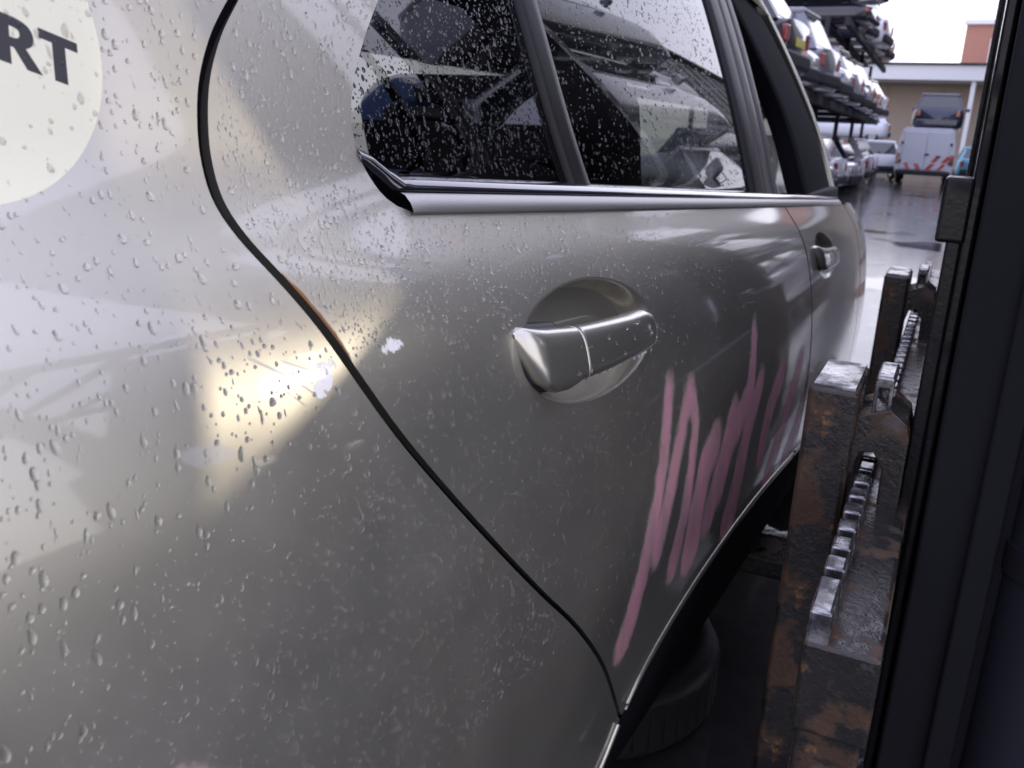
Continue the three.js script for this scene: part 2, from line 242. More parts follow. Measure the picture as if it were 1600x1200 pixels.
const doorPaint = paintMaps(0.3, 1.7, -0.62, 0.14, 1400, 760, (x, h) => {
  let pink = 0;
  if (x > 0.66 && h < -0.13) for (const s of STROKES) for (let k = 0; k < s.length - 1; k++) {
    const a = s[k], b = s[k + 1]; if (Math.min(a[0], b[0]) - 0.1 > x || Math.max(a[0], b[0]) + 0.1 < x || Math.max(a[1], b[1]) + 0.06 < h || Math.min(a[1], b[1]) - 0.06 > h) continue;
    const [d, t] = segD(x, h, a, b), w = mix(a[2], b[2], t) * 0.72, edge = 0.008; const i0 = k === 0 && t === 0 ? 0.7 : 1;
    pink = Math.max(pink, (1 - sstep(w - edge, w + edge, d + (speck(x, h, 9) - 0.5) * 0.008 + (speck(x, h, 27) - 0.5) * 0.010)) * i0);
  }
  pink *= clamp(0.5 + 0.75 * N3(x * 9 + h * 1.2, h * 0.7, 8, 4, 0.6) * (0.75 + 0.5 * speck(x, h, 22)), 0, 0.97);
  const e = x - gapX(h) - 0.0033; let rust = 0;
  if (e < 0.012 && h < -0.02 && h > -0.3) { const streak = sstep(-0.024, -0.034, h) * sstep(-0.074, -0.056, h), spots = speck(x, h, 5) > 0.66 ? 1 : 0, band = 0.0024 * streak * (0.5 + speck(x, h, 4)) + 0.0005 * spots; rust = band > 0.0002 ? 1 - sstep(band * 0.6, band * 1.3 + 0.0003, e + (speck(x, h, 14) - 0.5) * 0.003) : 0; }
  const cd = Math.hypot((x - 0.384 + (h + 0.066)) / 0.0105, (h + 0.066 - (x - 0.384) * 0.25) / 0.0042), whiteSpot = (x > 0.36 && x < 0.41 && h > -0.09 && h < -0.05) ? 1 - sstep(0.85, 1.0, cd + (speck(x, h, 30) - 0.5) * 1.5) : 0;  // small ragged white spot, matt and without metal, on the door colour
  return [clamp(pink), rust, 0, whiteSpot];
});
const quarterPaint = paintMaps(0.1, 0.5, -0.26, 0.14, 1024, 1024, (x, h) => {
  let pink = 0, film = 0, rust = 0;
  { const d = Math.hypot((x - 0.188) / 0.034, (h + 0.226) / 0.021); pink = (1 - sstep(0.75, 1.15, d + (speck(x, h, 12) - 0.5) * 0.5)) * 0.5; }
  { const d = Math.hypot((x - 0.2445) / 0.0135, (h + 0.0905 + (x - 0.2445) * 0.15) / 0.0046); film = 0.28 * (1 - sstep(0.8, 1.05, d + (speck(x, h, 16) - 0.5) * 0.7)); }
  for (const [a, b, w] of [[[0.2813, -0.0579], [0.3019, -0.0695], 0.0004], [[0.3019, -0.0695], [0.318, -0.082], 0.0003], [[0.2942, -0.0724], [0.306, -0.083], 0.00025], [[0.23, -0.047], [0.262, -0.043], 0.0002], [[0.3, -0.062], [0.322, -0.071], 0.0003]]) { const [d] = segD(x, h, a, b); film = Math.max(film, (1 - sstep(w, w * 2.4, d)) * (speck(x, h, 20) > 0.4 ? 0.4 : 0.15)); }
  const ca = (x - 0.3235) * 0.8 + (h + 0.0745) * 0.6, cb = -(x - 0.3235) * 0.6 + (h + 0.0745) * 0.8, whiteSpot = (x > 0.3 && x < 0.345) ? 1 - sstep(0.85, 1.0, Math.hypot(ca / 0.0105, cb / 0.0052) + (speck(x, h, 26) - 0.5) * 1.7) : 0;  // second ragged white spot, slanting, on the quarter panel
  return [pink, rust, film, whiteSpot];
});

// ---- panels
const GAP = 0.0004;
const hsQ = [...range(0.42, 0.14, 0.02), ...range(0.135, -0.2, 0.0045), ...range(-0.21, -0.33, 0.01)];
const ARCH = { x: 0.235, y: 0.555, r: 0.335 };
const archX = (h) => { let x = ARCH.x + ARCH.r; for (let k = 0; k < 4; k++) { const dy = beltY(x) + h - ARCH.y; x = ARCH.x + Math.sqrt(Math.max(0, ARCH.r ** 2 - dy * dy)); } return x; };
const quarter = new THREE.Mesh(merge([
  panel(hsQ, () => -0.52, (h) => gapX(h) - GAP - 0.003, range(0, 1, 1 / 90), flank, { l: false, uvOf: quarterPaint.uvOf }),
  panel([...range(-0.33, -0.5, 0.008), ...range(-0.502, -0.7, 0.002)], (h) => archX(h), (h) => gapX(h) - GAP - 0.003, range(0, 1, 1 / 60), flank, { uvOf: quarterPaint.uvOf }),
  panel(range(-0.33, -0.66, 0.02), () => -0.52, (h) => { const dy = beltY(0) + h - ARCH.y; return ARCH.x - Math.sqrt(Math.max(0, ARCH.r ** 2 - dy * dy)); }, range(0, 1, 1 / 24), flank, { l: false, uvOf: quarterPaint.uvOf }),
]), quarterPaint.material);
quarter.name = 'quarter_panel'; quarter.castShadow = quarter.receiveShadow = true; car.add(quarter);

const uDoor = [...range(0, 0.37, 0.0017), ...range(0.378, 1, 0.012)];
const B_GAP = 1.672;
const doorL = (h) => gapX(h) + GAP + 0.003, gap2 = (h) => B_GAP + 0.02 * sstep(0, -0.3, h);
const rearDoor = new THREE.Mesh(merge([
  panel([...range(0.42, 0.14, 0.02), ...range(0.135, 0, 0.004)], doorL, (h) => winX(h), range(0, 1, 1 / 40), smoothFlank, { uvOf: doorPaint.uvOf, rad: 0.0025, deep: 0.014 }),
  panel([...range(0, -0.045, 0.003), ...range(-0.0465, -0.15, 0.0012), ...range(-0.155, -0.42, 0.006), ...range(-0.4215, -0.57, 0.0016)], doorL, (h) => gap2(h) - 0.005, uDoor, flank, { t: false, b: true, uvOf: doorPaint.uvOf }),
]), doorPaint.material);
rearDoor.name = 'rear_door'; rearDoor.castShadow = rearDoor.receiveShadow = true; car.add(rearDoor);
const frontDoor = mesh('front_door', panel([...range(0, -0.045, 0.003), ...range(-0.047, -0.15, 0.0022), ...range(-0.155, -0.43, 0.01), ...range(-0.4325, -0.57, 0.002)], (h) => gap2(h) + 0.005, () => 2.55, [...range(0, 0.5, 0.006), ...range(0.52, 1, 0.02)], flank, { b: true }), M.silver, car);
const fender = mesh('front_fender', panel(range(0.0, -0.45, 0.012), () => 2.56, () => 3.45, range(0, 1, 1 / 60), smoothFlank, { r: true, t: true, b: true }), M.silver, car);
// seals behind the gaps, sill
{
  const m = new Mesher(), hs = range(0.42, -0.7, 0.008); let prev = null;
  for (const h of hs) { const x = gapX(h), a = smoothFlank(x - 0.012, h, -0.009), b = smoothFlank(x + 0.012, h, -0.009), n = new THREE.Vector3(0, 0, 1); const ids = [m.vert(a, n, 0, 0), m.vert(b, n, 1, 0)]; if (prev) m.quad(prev[0], ids[0], ids[1], prev[1]); prev = ids; }
  mesh('door_seal', m.geo(), M.trimBlack, car);
  mesh('pillar_seal', box(B_GAP - 0.03, B_GAP + 0.06, 0.62, 1.10, -0.12, -0.034, 0.002), M.trimBlack, car);
  strip(range(0.815, 2.7, 0.02), (x) => { const c = creaseH(x); return [[-0.82, -0.2], [-0.815, -0.09], [-0.79, -0.045], [-0.7, -0.02], [c - 0.06, -0.008], [c - 0.016, -0.002], [c - 0.010, -0.006], [c - 0.009, -0.03]]; }, M.trimBlack, 'sill', car);
}
// bright bead along the lower edge of the doors, broken at the gaps
for (const [a, b, host] of [[0.66, 0.757, quarter], [0.772, B_GAP - 0.002, rearDoor], [B_GAP + 0.018, 2.54, frontDoor]]) {
  const pts = range(a, b, 0.02).map((x) => smoothFlank(x, creaseH(x) + 0.001, 0.0012)), c = new THREE.CatmullRomCurve3(pts);
  mesh('edge_bead', merge([new THREE.TubeGeometry(c, 120, 0.0034, 10), new THREE.TubeGeometry(new THREE.CatmullRomCurve3(pts.map((v) => v.clone().add(new THREE.Vector3(0, -0.0075, -0.0015)))), 120, 0.003, 10)]), M.silverGloss, host);
}
// belt mouldings
strip(range(0.462, 2.5, 0.02), (x) => [[-0.0015, -0.012], [-0.001, 0.0005], [0.001, 0.0035], [0.006, 0.0045], [0.0105, 0.003], [0.0118, 0.0]], std({ color: lin(0.40, 0.385, 0.36), metalness: 0.8, roughness: 0.45, clearcoat: 0.3, clearcoatRoughness: 0.2 }), 'belt_moulding', car);
strip(range(0.4335, 2.5, 0.012), (x) => { const k = sstep(0.4335, 0.475, x), b = mix(0.03, 0.0118, sstep(0.43, 0.462, x)); return [[b, -0.002], [b + 0.001 * k, 0.001], [mix(0.033, 0.0155, k), 0.0022], [mix(0.036, 0.0195, k), 0.000], [mix(0.038, 0.0215, k), -0.004], [mix(0.039, 0.0225, k), -0.012]]; }, M.gloss, 'belt_seal', car);
// glass
const glassPos = (x, h, o = 0) => smoothFlank(x, h, o - 0.0125);
const qGlass = mesh('quarter_glass', panel(range(0.42, 0.018, 0.01), (h) => winX(h) - 0.004, (h) => 0.772, range(0, 1, 1 / 20), glassPos, { l: false, r: false }), M.glass, car);
const dGlass = mesh('door_glass', panel(range(0.42, 0.018, 0.01), (h) => 0.772, (h) => 1.50 + h * 0.25, range(0, 1, 1 / 30), glassPos, { l: false, r: false }), M.glass, car);
upright([[0.752, 0.018], [0.742, 0.1], [0.745, 0.2], [0.76, 0.42]], 0.040, -0.014, -0.008, M.post, 'window_divider', car, 0.006);
upright([[1.49, 0.018], [1.53, 0.18], [1.575, 0.33], [1.6, 0.42]], 0.075, -0.02, -0.006, M.post, 'pillar_trim', car, 0.003);
upright([[1.568, 0.018], [1.61, 0.18], [1.655, 0.33], [1.68, 0.42]], 0.06, -0.03, -0.004, std({ color: lin(0.06, 0.054, 0.05), roughness: 0.5, clearcoat: 0.1 }), 'door_frame', car, 0.002);
upright([[1.636, 0.018], [1.68, 0.18], [1.73, 0.33], [1.75, 0.42]], 0.045, -0.04, -0.004, std({ color: lin(0.05, 0.045, 0.042), roughness: 0.5, clearcoat: 0.1 }), 'front_door_frame', car, 0.002);
upright([[2.035, 0.0], [2.02, 0.16], [1.935, 0.275], [1.82, 0.375], [1.7, 0.44]], (h) => 0.47 - 0.05 * h / 0.4, -0.05, -0.012, M.trimBlack, 'windscreen_pillar', car, 0.004);
upright([[2.50, 0.0], [2.485, 0.16], [2.39, 0.3], [2.27, 0.42], [2.2, 0.46]], 0.05, -0.05, -0.008, M.silver, 'pillar_edge', car, 0.006);

// ---- door handles
function handle(cx, ch, door, mat) {
  const dx = cx - 0.653, dh = ch + 0.097, top = [[0.516, -0.0765], [0.521, -0.0725], [0.55, -0.076], [0.597, -0.0795], [0.704, -0.0825], [0.746, -0.083], [0.764, -0.087], [0.772, -0.097]], bot = [[0.516, -0.0795], [0.519, -0.092], [0.523, -0.101], [0.53, -0.112], [0.5437, -0.1195], [0.56, -0.1205], [0.587, -0.117], [0.689, -0.117], [0.75, -0.1165], [0.764, -0.1135], [0.772, -0.1]];
  const L = (a, x) => { for (let i = 1; i < a.length; i++) if (x <= a[i][0]) return mix(a[i - 1][1], a[i][1], (x - a[i - 1][0]) / (a[i][0] - a[i - 1][0])); return a[a.length - 1][1]; };
  const loft = (xa, xb, grow, lift, thick) => {
    const m = new Mesher(), xs = range(xa, xb, 0.003), K = 28; const rows = xs.map((x) => { const t = L(top, x) + grow, b = L(bot, x) - grow, c = (t + b) / 2, r = (t - b) / 2, arch = lift + 0.006 * Math.sin(Math.PI * clamp((x - 0.508) / 0.264));
      const near = clamp((x - 0.5155) / 0.02), far = clamp((0.7725 - x) / 0.014), th = thick * Math.sqrt(Math.max(0.02, 1 - (1 - Math.min(near, far)) ** 2)); const ring = []; for (let k = 0; k < K; k++) { const a = k / K * 2 * Math.PI, cs = Math.cos(a), sn = Math.sin(a), e = 0.62; ring.push(smoothFlank(x + dx, c + dh + r * Math.sign(sn) * Math.abs(sn) ** e, arch - (thick - th) * 0.7 + th * Math.sign(cs) * Math.abs(cs) ** e)); } return ring; });
    const id = rows.map((r) => r.map((P) => m.vert(P, new THREE.Vector3(), P.x, P.y)));
    for (let i = 0; i < rows.length - 1; i++) for (let k = 0; k < K; k++) m.quad(id[i][k], id[i + 1][k], id[i + 1][(k + 1) % K], id[i][(k + 1) % K]);
    for (const [i, f] of [[0, 0], [rows.length - 1, 1]]) { const c = new THREE.Vector3(); rows[i].forEach((P) => c.add(P)); c.multiplyScalar(1 / K); const ci = m.vert(c, new THREE.Vector3(), 0, 0); for (let k = 0; k < K; k++) { const a = id[i][k], b = id[i][(k + 1) % K]; f ? m.i.push(ci, a, b) : m.i.push(ci, b, a); } }
    const g = m.geo(); g.computeVertexNormals(); return g;
  };
  mesh('door_handle', loft(0.5935, 0.772, 0, 0.0035, 0.0095), mat, door);
  mesh('lock_cover', loft(0.516, 0.5915, 0, 0.0035, 0.0095), mat, door);
  mesh('handle_joint', loft(0.590, 0.595, -0.0006, 0.0035, 0.0088), M.alloy, door);
  mesh('handle_gasket', loft(0.5165, 0.58, 0.0022, -0.008, 0.0085), M.rubber, door);
}
handle(0.653, -0.097, rearDoor, M.silverGloss);
handle(1.905, -0.095, frontDoor, M.silverGloss);

// ---- round sticker
{
  const cx = 0.192, ch = 0.0815, R = 0.0825, m = new Mesher(), K = 96, rings = 24, rows = [];
  for (let j = 0; j <= rings; j++) { const r = R * j / rings, row = []; for (let k = 0; k < K; k++) { const a = k / K * 2 * Math.PI, u = r * Math.cos(a), v = r * Math.sin(a), f = frame(smoothFlank, cx + u, ch + v * 0.94); row.push(m.vert(f.P.addScaledVector(f.n, j === rings ? 0.00005 : 0.00035), f.n, 0.5 + u / (2 * R), 0.5 + v / (2 * R))); } rows.push(row); }
  for (let j = 0; j < rings; j++) for (let k = 0; k < K; k++) m.quad(rows[j][k], rows[j + 1][k], rows[j + 1][(k + 1) % K], rows[j][(k + 1) % K]);
  const c = document.createElement('canvas'); c.width = c.height = 1024; const g = c.getContext('2d'); g.fillStyle = '#e0dcbf'; g.fillRect(0, 0, 1024, 1024);
  const r = rng(5); for (let i = 0; i < 500; i++) { g.fillStyle = `rgba(${120 + r() * 60},${110 + r() * 60},${60 + r() * 40},${r() * 0.10})`; g.beginPath(); g.arc(r() * 1024, r() * 1024, r() * 5, 0, 7); g.fill(); }
  const px = (v) => v / (2 * R) * 1024; g.translate(512 + px(0.0655), 512 - px(-0.0335)); g.rotate(0.245); g.fillStyle = '#131012'; g.font = `bold ${px(0.0275)}px sans-serif`; g.textAlign = 'right'; g.textBaseline = 'alphabetic'; g.scale(1.12, 1); g.fillText('RT', 0, 0); g.lineWidth = 5; g.strokeStyle = '#131012'; g.strokeText('RT', 0, 0);
  const t = new THREE.CanvasTexture(c); t.colorSpace = THREE.SRGBColorSpace;
  const o = mesh('round_sticker', m.geo(), std({ map: t, roughness: 0.5, clearcoat: 0.2, clearcoatRoughness: 0.2 }), quarter); o.userData.label = 'pale yellow round sticker with black letters';
}

// ---- rain drops
function unitDrop(seed, K = 14, J = 5) { // a low dome, narrower at its upper end, of radius 1 and height 1
  const r = rng(seed), ph = r() * 6, am = 0.06 + r() * 0.12, tp = 0.15 + r() * 0.35, g = new THREE.SphereGeometry(1, K, J, 0, Math.PI * 2, 0, Math.PI * 0.56), p = g.attributes.position;
  for (let i = 0; i < p.count; i++) { let x = p.getX(i), y = p.getZ(i), z = p.getY(i); const a = Math.atan2(y, x), k = 1 + am * Math.sin(2 * a + ph) + am * 0.6 * Math.sin(3 * a + ph * 2); x *= k * (1 - tp * (y * 0.5 + 0.5)); y *= k; p.setXYZ(i, x, y, z); }
  const m = mergeVertices((g.deleteAttribute('uv'), g.deleteAttribute('normal'), g), 1e-4);
  m.setIndex(Array.from(m.index.array)); m.computeVertexNormals();
  // faces should point outwards
  const q = m.attributes.normal; let s = 0; for (let i = 0; i < q.count; i++) s += q.getZ(i); if (s < 0) { const ix = m.index.array; for (let i = 0; i < ix.length; i += 3) { const t = ix[i]; ix[i] = ix[i + 1]; ix[i + 1] = t; } m.computeVertexNormals(); }
  return m;
}
const DROPS = [1, 2, 3, 4, 5, 6].map((s) => unitDrop(s));
const SMALL = [7, 8, 9].map((s) => unitDrop(s, 9, 3));
function dropMatrix(f, rx, ry, hgt, tilt) { const X = f.X.clone().multiplyScalar(Math.cos(tilt)).addScaledVector(f.H, Math.sin(tilt)), Y = f.n.clone().cross(X); return new THREE.Matrix4().makeBasis(X.multiplyScalar(rx), Y.multiplyScalar(ry), f.n.clone().multiplyScalar(hgt)).setPosition(f.P); }
function rain(parent, pos, n, sample, size, big, seed, minGap = 0.9) {
  const r = rng(seed), all = [], cell = 0.004, grid = new Map(); let tries = 0;
  while (all.length < n && tries++ < n * 30) {
    const q = sample(r); if (!q) continue; const [x, h] = q, s = size(r, x, h), key = (a, b) => a * 100003 + b, gx = Math.floor(x / cell), gh = Math.floor(h / cell); let ok = true;
    for (let a = -1; a <= 1 && ok; a++) for (let b = -1; b <= 1 && ok; b++) for (const o of grid.get(key(gx + a, gh + b)) || []) if (Math.hypot(o[0] - x, o[1] - h) < (o[2] + s) * minGap) { ok = false; break; }
    if (!ok) continue; const k = key(gx, gh); (grid.get(k) || grid.set(k, []).get(k)).push([x, h, s]);
    all.push({ x, h, s, e: 1 + Math.pow(r(), 2) * (s > 0.0011 ? 0.9 : 0.6) + (r() < 0.025 ? 1 + 1.2 * r() : 0), t: (r() - 0.5) * 0.35, hg: 0.42 + 0.16 * r(), v: Math.floor(r() * 1e6), w: Math.hypot(x, h * 0 + 0.25) });
  }
  all.sort((a, b) => b.s / b.w - a.s / a.w);
  const P = [], Nn = [], I = [];
  all.forEach((d, i) => {
    const f = frame(pos, d.x, d.h), m = dropMatrix(f, d.s, d.s * d.e, d.s * d.hg, d.t);
    if (i < big) { const o = mesh('water_drop', DROPS[d.v % DROPS.length], M.water, parent); o.matrixAutoUpdate = false; o.matrix.copy(m); o.matrix.decompose(o.position, o.quaternion, o.scale); o.matrixAutoUpdate = true; return; }
    const g = SMALL[d.v % SMALL.length], nm = new THREE.Matrix3().getNormalMatrix(m), base = P.length / 3, v = new THREE.Vector3(), gp = g.attributes.position, gn = g.attributes.normal;
    for (let k = 0; k < gp.count; k++) { v.fromBufferAttribute(gp, k).applyMatrix4(m); P.push(v.x, v.y, v.z); v.fromBufferAttribute(gn, k).applyMatrix3(nm).normalize(); Nn.push(v.x, v.y, v.z); }
    for (const k of g.index.array) I.push(base + k);
  });
  const g = new THREE.BufferGeometry(); g.setAttribute('position', new THREE.Float32BufferAttribute(P, 3)); g.setAttribute('normal', new THREE.Float32BufferAttribute(Nn, 3)); g.setIndex(I);
  const o = mesh('fine_rain', g, M.water, parent); o.userData.kind = 'stuff';
}
const inRecess = (x, h) => Math.hypot((x - 0.653) / 0.14, (h + 0.097) / 0.049) < 1;
const dropSize = (r) => { const q = r(); return q < 0.55 ? 0.0005 + 0.0004 * r() : q < 0.9 ? 0.0009 + 0.0007 * r() : 0.0015 + 0.0009 * r(); };
rain(quarter, smoothFlank, 3300, (r) => { const h = 0.135 - 0.46 * r(), x = 0.13 + 0.52 * r(); return x < gapX(h) - 0.008 && x > archX(h) * (h < -0.33 ? 1 : 0) ? [x, h] : null; }, (r) => dropSize(r) * 0.95, 110, 101);
rain(rearDoor, flank, 4600, (r) => { const h = r() < 0.5 ? 0.13 - 0.2 * r() : -0.42 * r(), x = 0.31 + 0.9 * r() * r(); return x > gapX(h) + 0.009 && (h < -0.004 || x < winX(h) - 0.004) && !inRecess(x, h) ? [x, h] : null; }, (r) => dropSize(r) * 0.8, 130, 102);
rain(qGlass, glassPos, 2600, (r) => { const h = 0.026 + 0.2 * r(), x = 0.43 + 0.31 * r(); return x > winX(h) + 0.004 ? [x, h] : null; }, (r) => dropSize(r) * 0.85, 40, 103, 0.8);
rain(dGlass, glassPos, 3000, (r) => { const h = 0.026 + 0.3 * r(), x = 0.79 + 0.7 * r(); return [x, h]; }, (r) => dropSize(r) * 0.9, 20, 104, 0.8);

{ // drops hanging from the lower edge of the handle and lying on its face
  const r = rng(77);
  for (let k = 0; k < 26; k++) { const x = 0.56 + 0.2 * (k + r() * 0.8) / 26, low = k % 2 === 0, h = low ? -0.1175 + 0.001 * r() : -0.088 - 0.024 * r(), s = low ? 0.0014 + 0.0012 * r() : 0.0009 + 0.0008 * r(), o = low ? 0.010 : 0.0035 + 0.006 * Math.sin(Math.PI * clamp((x - 0.508) / 0.264)) + 0.0092;
    const f = frame((a, b) => smoothFlank(a, b, o), x, h); const q = mesh('water_drop', DROPS[k % DROPS.length], M.water, rearDoor); dropMatrix(f, s, s * (1 + 0.6 * r()), s * 0.75, (r() - 0.5) * 0.5).decompose(q.position, q.quaternion, q.scale); }
}

// ---- rest of the car: roof, other side, screens, seats, wheels
{
  const W = 1.62;
  const top = (x) => smoothFlank(x, 0.42);
  { // roof skin across the car
    const m = new Mesher(), xs = range(0.5, 2.25, 0.1), id = xs.map((x) => range(0, 1, 0.1).map((t) => { const a = top(x); return m.vert(new THREE.Vector3(x, a.y + 0.07 * Math.sin(Math.PI * t) * (1 - 0.25 * ((x - 1.3) / 0.9) ** 2), mix(a.z, -W - a.z, t)), new THREE.Vector3(0, 1, 0), x, t); }));
    for (let i = 0; i < xs.length - 1; i++) for (let k = 0; k < 10; k++) m.quad(id[i][k], id[i + 1][k], id[i + 1][k + 1], id[i][k + 1]);
    const g = m.geo(); g.computeVertexNormals(); mesh('roof', g, M.silver, car);
  }
  const mirror = (x, h, o = 0) => { const p = smoothFlank(x, h, o); p.z = -W - p.z; return p; };
  const far = (hs, a, b) => { const m = new Mesher(), xs = range(a, b, 0.08), id = hs.map((h) => xs.map((x) => { const P = mirror(x, h); return m.vert(P, new THREE.Vector3(0, 0, -1), x, h); })); for (let j = 0; j < hs.length - 1; j++) for (let i = 0; i < xs.length - 1; i++) m.quad(id[j][i], id[j][i + 1], id[j + 1][i + 1], id[j + 1][i]); const g = m.geo(); g.computeVertexNormals(); return g; };
  mesh('left_flank', merge([far(range(0, -0.6, 0.03), -0.5, 3.4), far(range(0.42, 0, 0.03), 0.0, 0.5), far(range(0.42, 0, 0.03), 1.55, 1.68)]), M.silver, car);
  mesh('left_glass', merge([far([0.42, 0.2, 0], 0.52, 1.54), far([0.42, 0.2, 0], 1.7, 2.1)]), M.glass, car);
  const quadGeo = (a, b, c, d) => { const g = new THREE.BufferGeometry(); g.setAttribute('position', new THREE.Float32BufferAttribute([...a, ...b, ...c, ...a, ...c, ...d], 3)); g.computeVertexNormals(); return boxUV(g); };
  mesh('windscreen', quadGeo([2.95, 1.09, -0.16], [2.95, 1.09, -W + 0.16], [2.2, 1.56, -W + 0.31], [2.2, 1.56, -0.31]), M.clearGlass, car);
  mesh('bonnet', quadGeo([3.42, 0.95, -0.25], [3.42, 0.95, -W + 0.25], [2.9, 1.1, -W + 0.1], [2.6, 1.115, -0.08]), M.silver, car);
  mesh('floor_pan', box(-0.4, 3.3, 0.39, 0.44, -W + 0.08, -0.11), M.bumper, car);
  mesh('underbody_blocker', box(1.95, 3.3, 0.17, 0.388, -W + 0.25, -0.16, 0.04), M.trimBlack, car);  // black box added below the floor to block the bright ground beyond
  mesh('front_end', box(3.35, 3.5, 0.6, 0.95, -W + 0.3, -0.3, 0.05), M.bumper, car);
  mesh('headliner', box(-0.2, 2.2, 1.575, 1.59, -W + 0.36, -0.36, 0.004), M.interior, car);
  mesh('tailgate_trim', merge([quadGeo([-0.42, 1.16, -0.27], [0.45, 1.565, -0.35], [0.45, 1.565, -W + 0.35], [-0.42, 1.16, -W + 0.27]), box(-0.46, -0.42, 0.65, 1.18, -W + 0.27, -0.27, 0.01)]), M.interior, car);
  mesh('left_trim', box(-0.4, 2.6, 0.6, 1.14, -W + 0.1, -W + 0.13, 0.005), M.interior, car);
  mesh('dashboard', box(2.3, 2.7, 0.9, 1.12, -W + 0.12, -0.13, 0.05), M.interior, car);
  mesh('bulkhead', box(2.72, 2.76, 0.6, 1.08, -W + 0.1, -0.1, 0.01), M.interior, car);
  mesh('tailgate', merge([box(-0.54, -0.48, 0.65, 1.2, -W + 0.25, -0.25, 0.02), quadGeo([-0.5, 1.2, -0.25], [0.5, 1.62, -0.33], [0.5, 1.62, -W + 0.33], [-0.5, 1.2, -W + 0.25])]), M.silver, car);
  mesh('door_card', box(0.6, 2.5, 0.62, 1.16, -0.125, -0.095, 0.008), M.interior, car);
  for (const [sx, z] of [[1.45, -0.48], [1.45, -1.15], [0.55, -0.48], [0.55, -1.15]]) { const s = mesh('seat', merge([box(sx, sx + 0.5, 0.62, 0.82, z - 0.25, z + 0.25, 0.05), bar([sx + 0.05, 0.75, z], [sx - 0.15, 1.34, z], 0.14, 0.48, 0.05)]), M.seat, car); mesh('headrest', bar([sx - 0.165, 1.36, z], [sx - 0.2, 1.52, z], 0.09, 0.25, 0.035), M.seat, s); }
  for (const [x, z, y] of [[0.235, -0.13, 0.42], [0.235, -1.49, 0.42], [2.72, -0.13, 0.39], [2.72, -1.49, 0.39]]) {
    const t = new THREE.TorusGeometry(0.215, 0.078, 16, 40); t.scale(1, 1, 1.15); t.translate(x, y, z); const wl = mesh('wheel', t, M.tyre, car); mesh('rim', (() => { const g = new THREE.CylinderGeometry(0.17, 0.17, 0.13, 28); g.rotateX(Math.PI / 2); g.translate(x, y, z); return g; })(), M.alloy, wl);
  }
  mesh('arch_liner', (() => { const g = new THREE.CylinderGeometry(0.345, 0.345, 0.22, 48, 1, true, Math.PI * 0.28, Math.PI * 1.44); g.rotateX(Math.PI / 2); g.translate(ARCH.x, ARCH.y, -0.15); return g; })(), M.bumper, car);
}

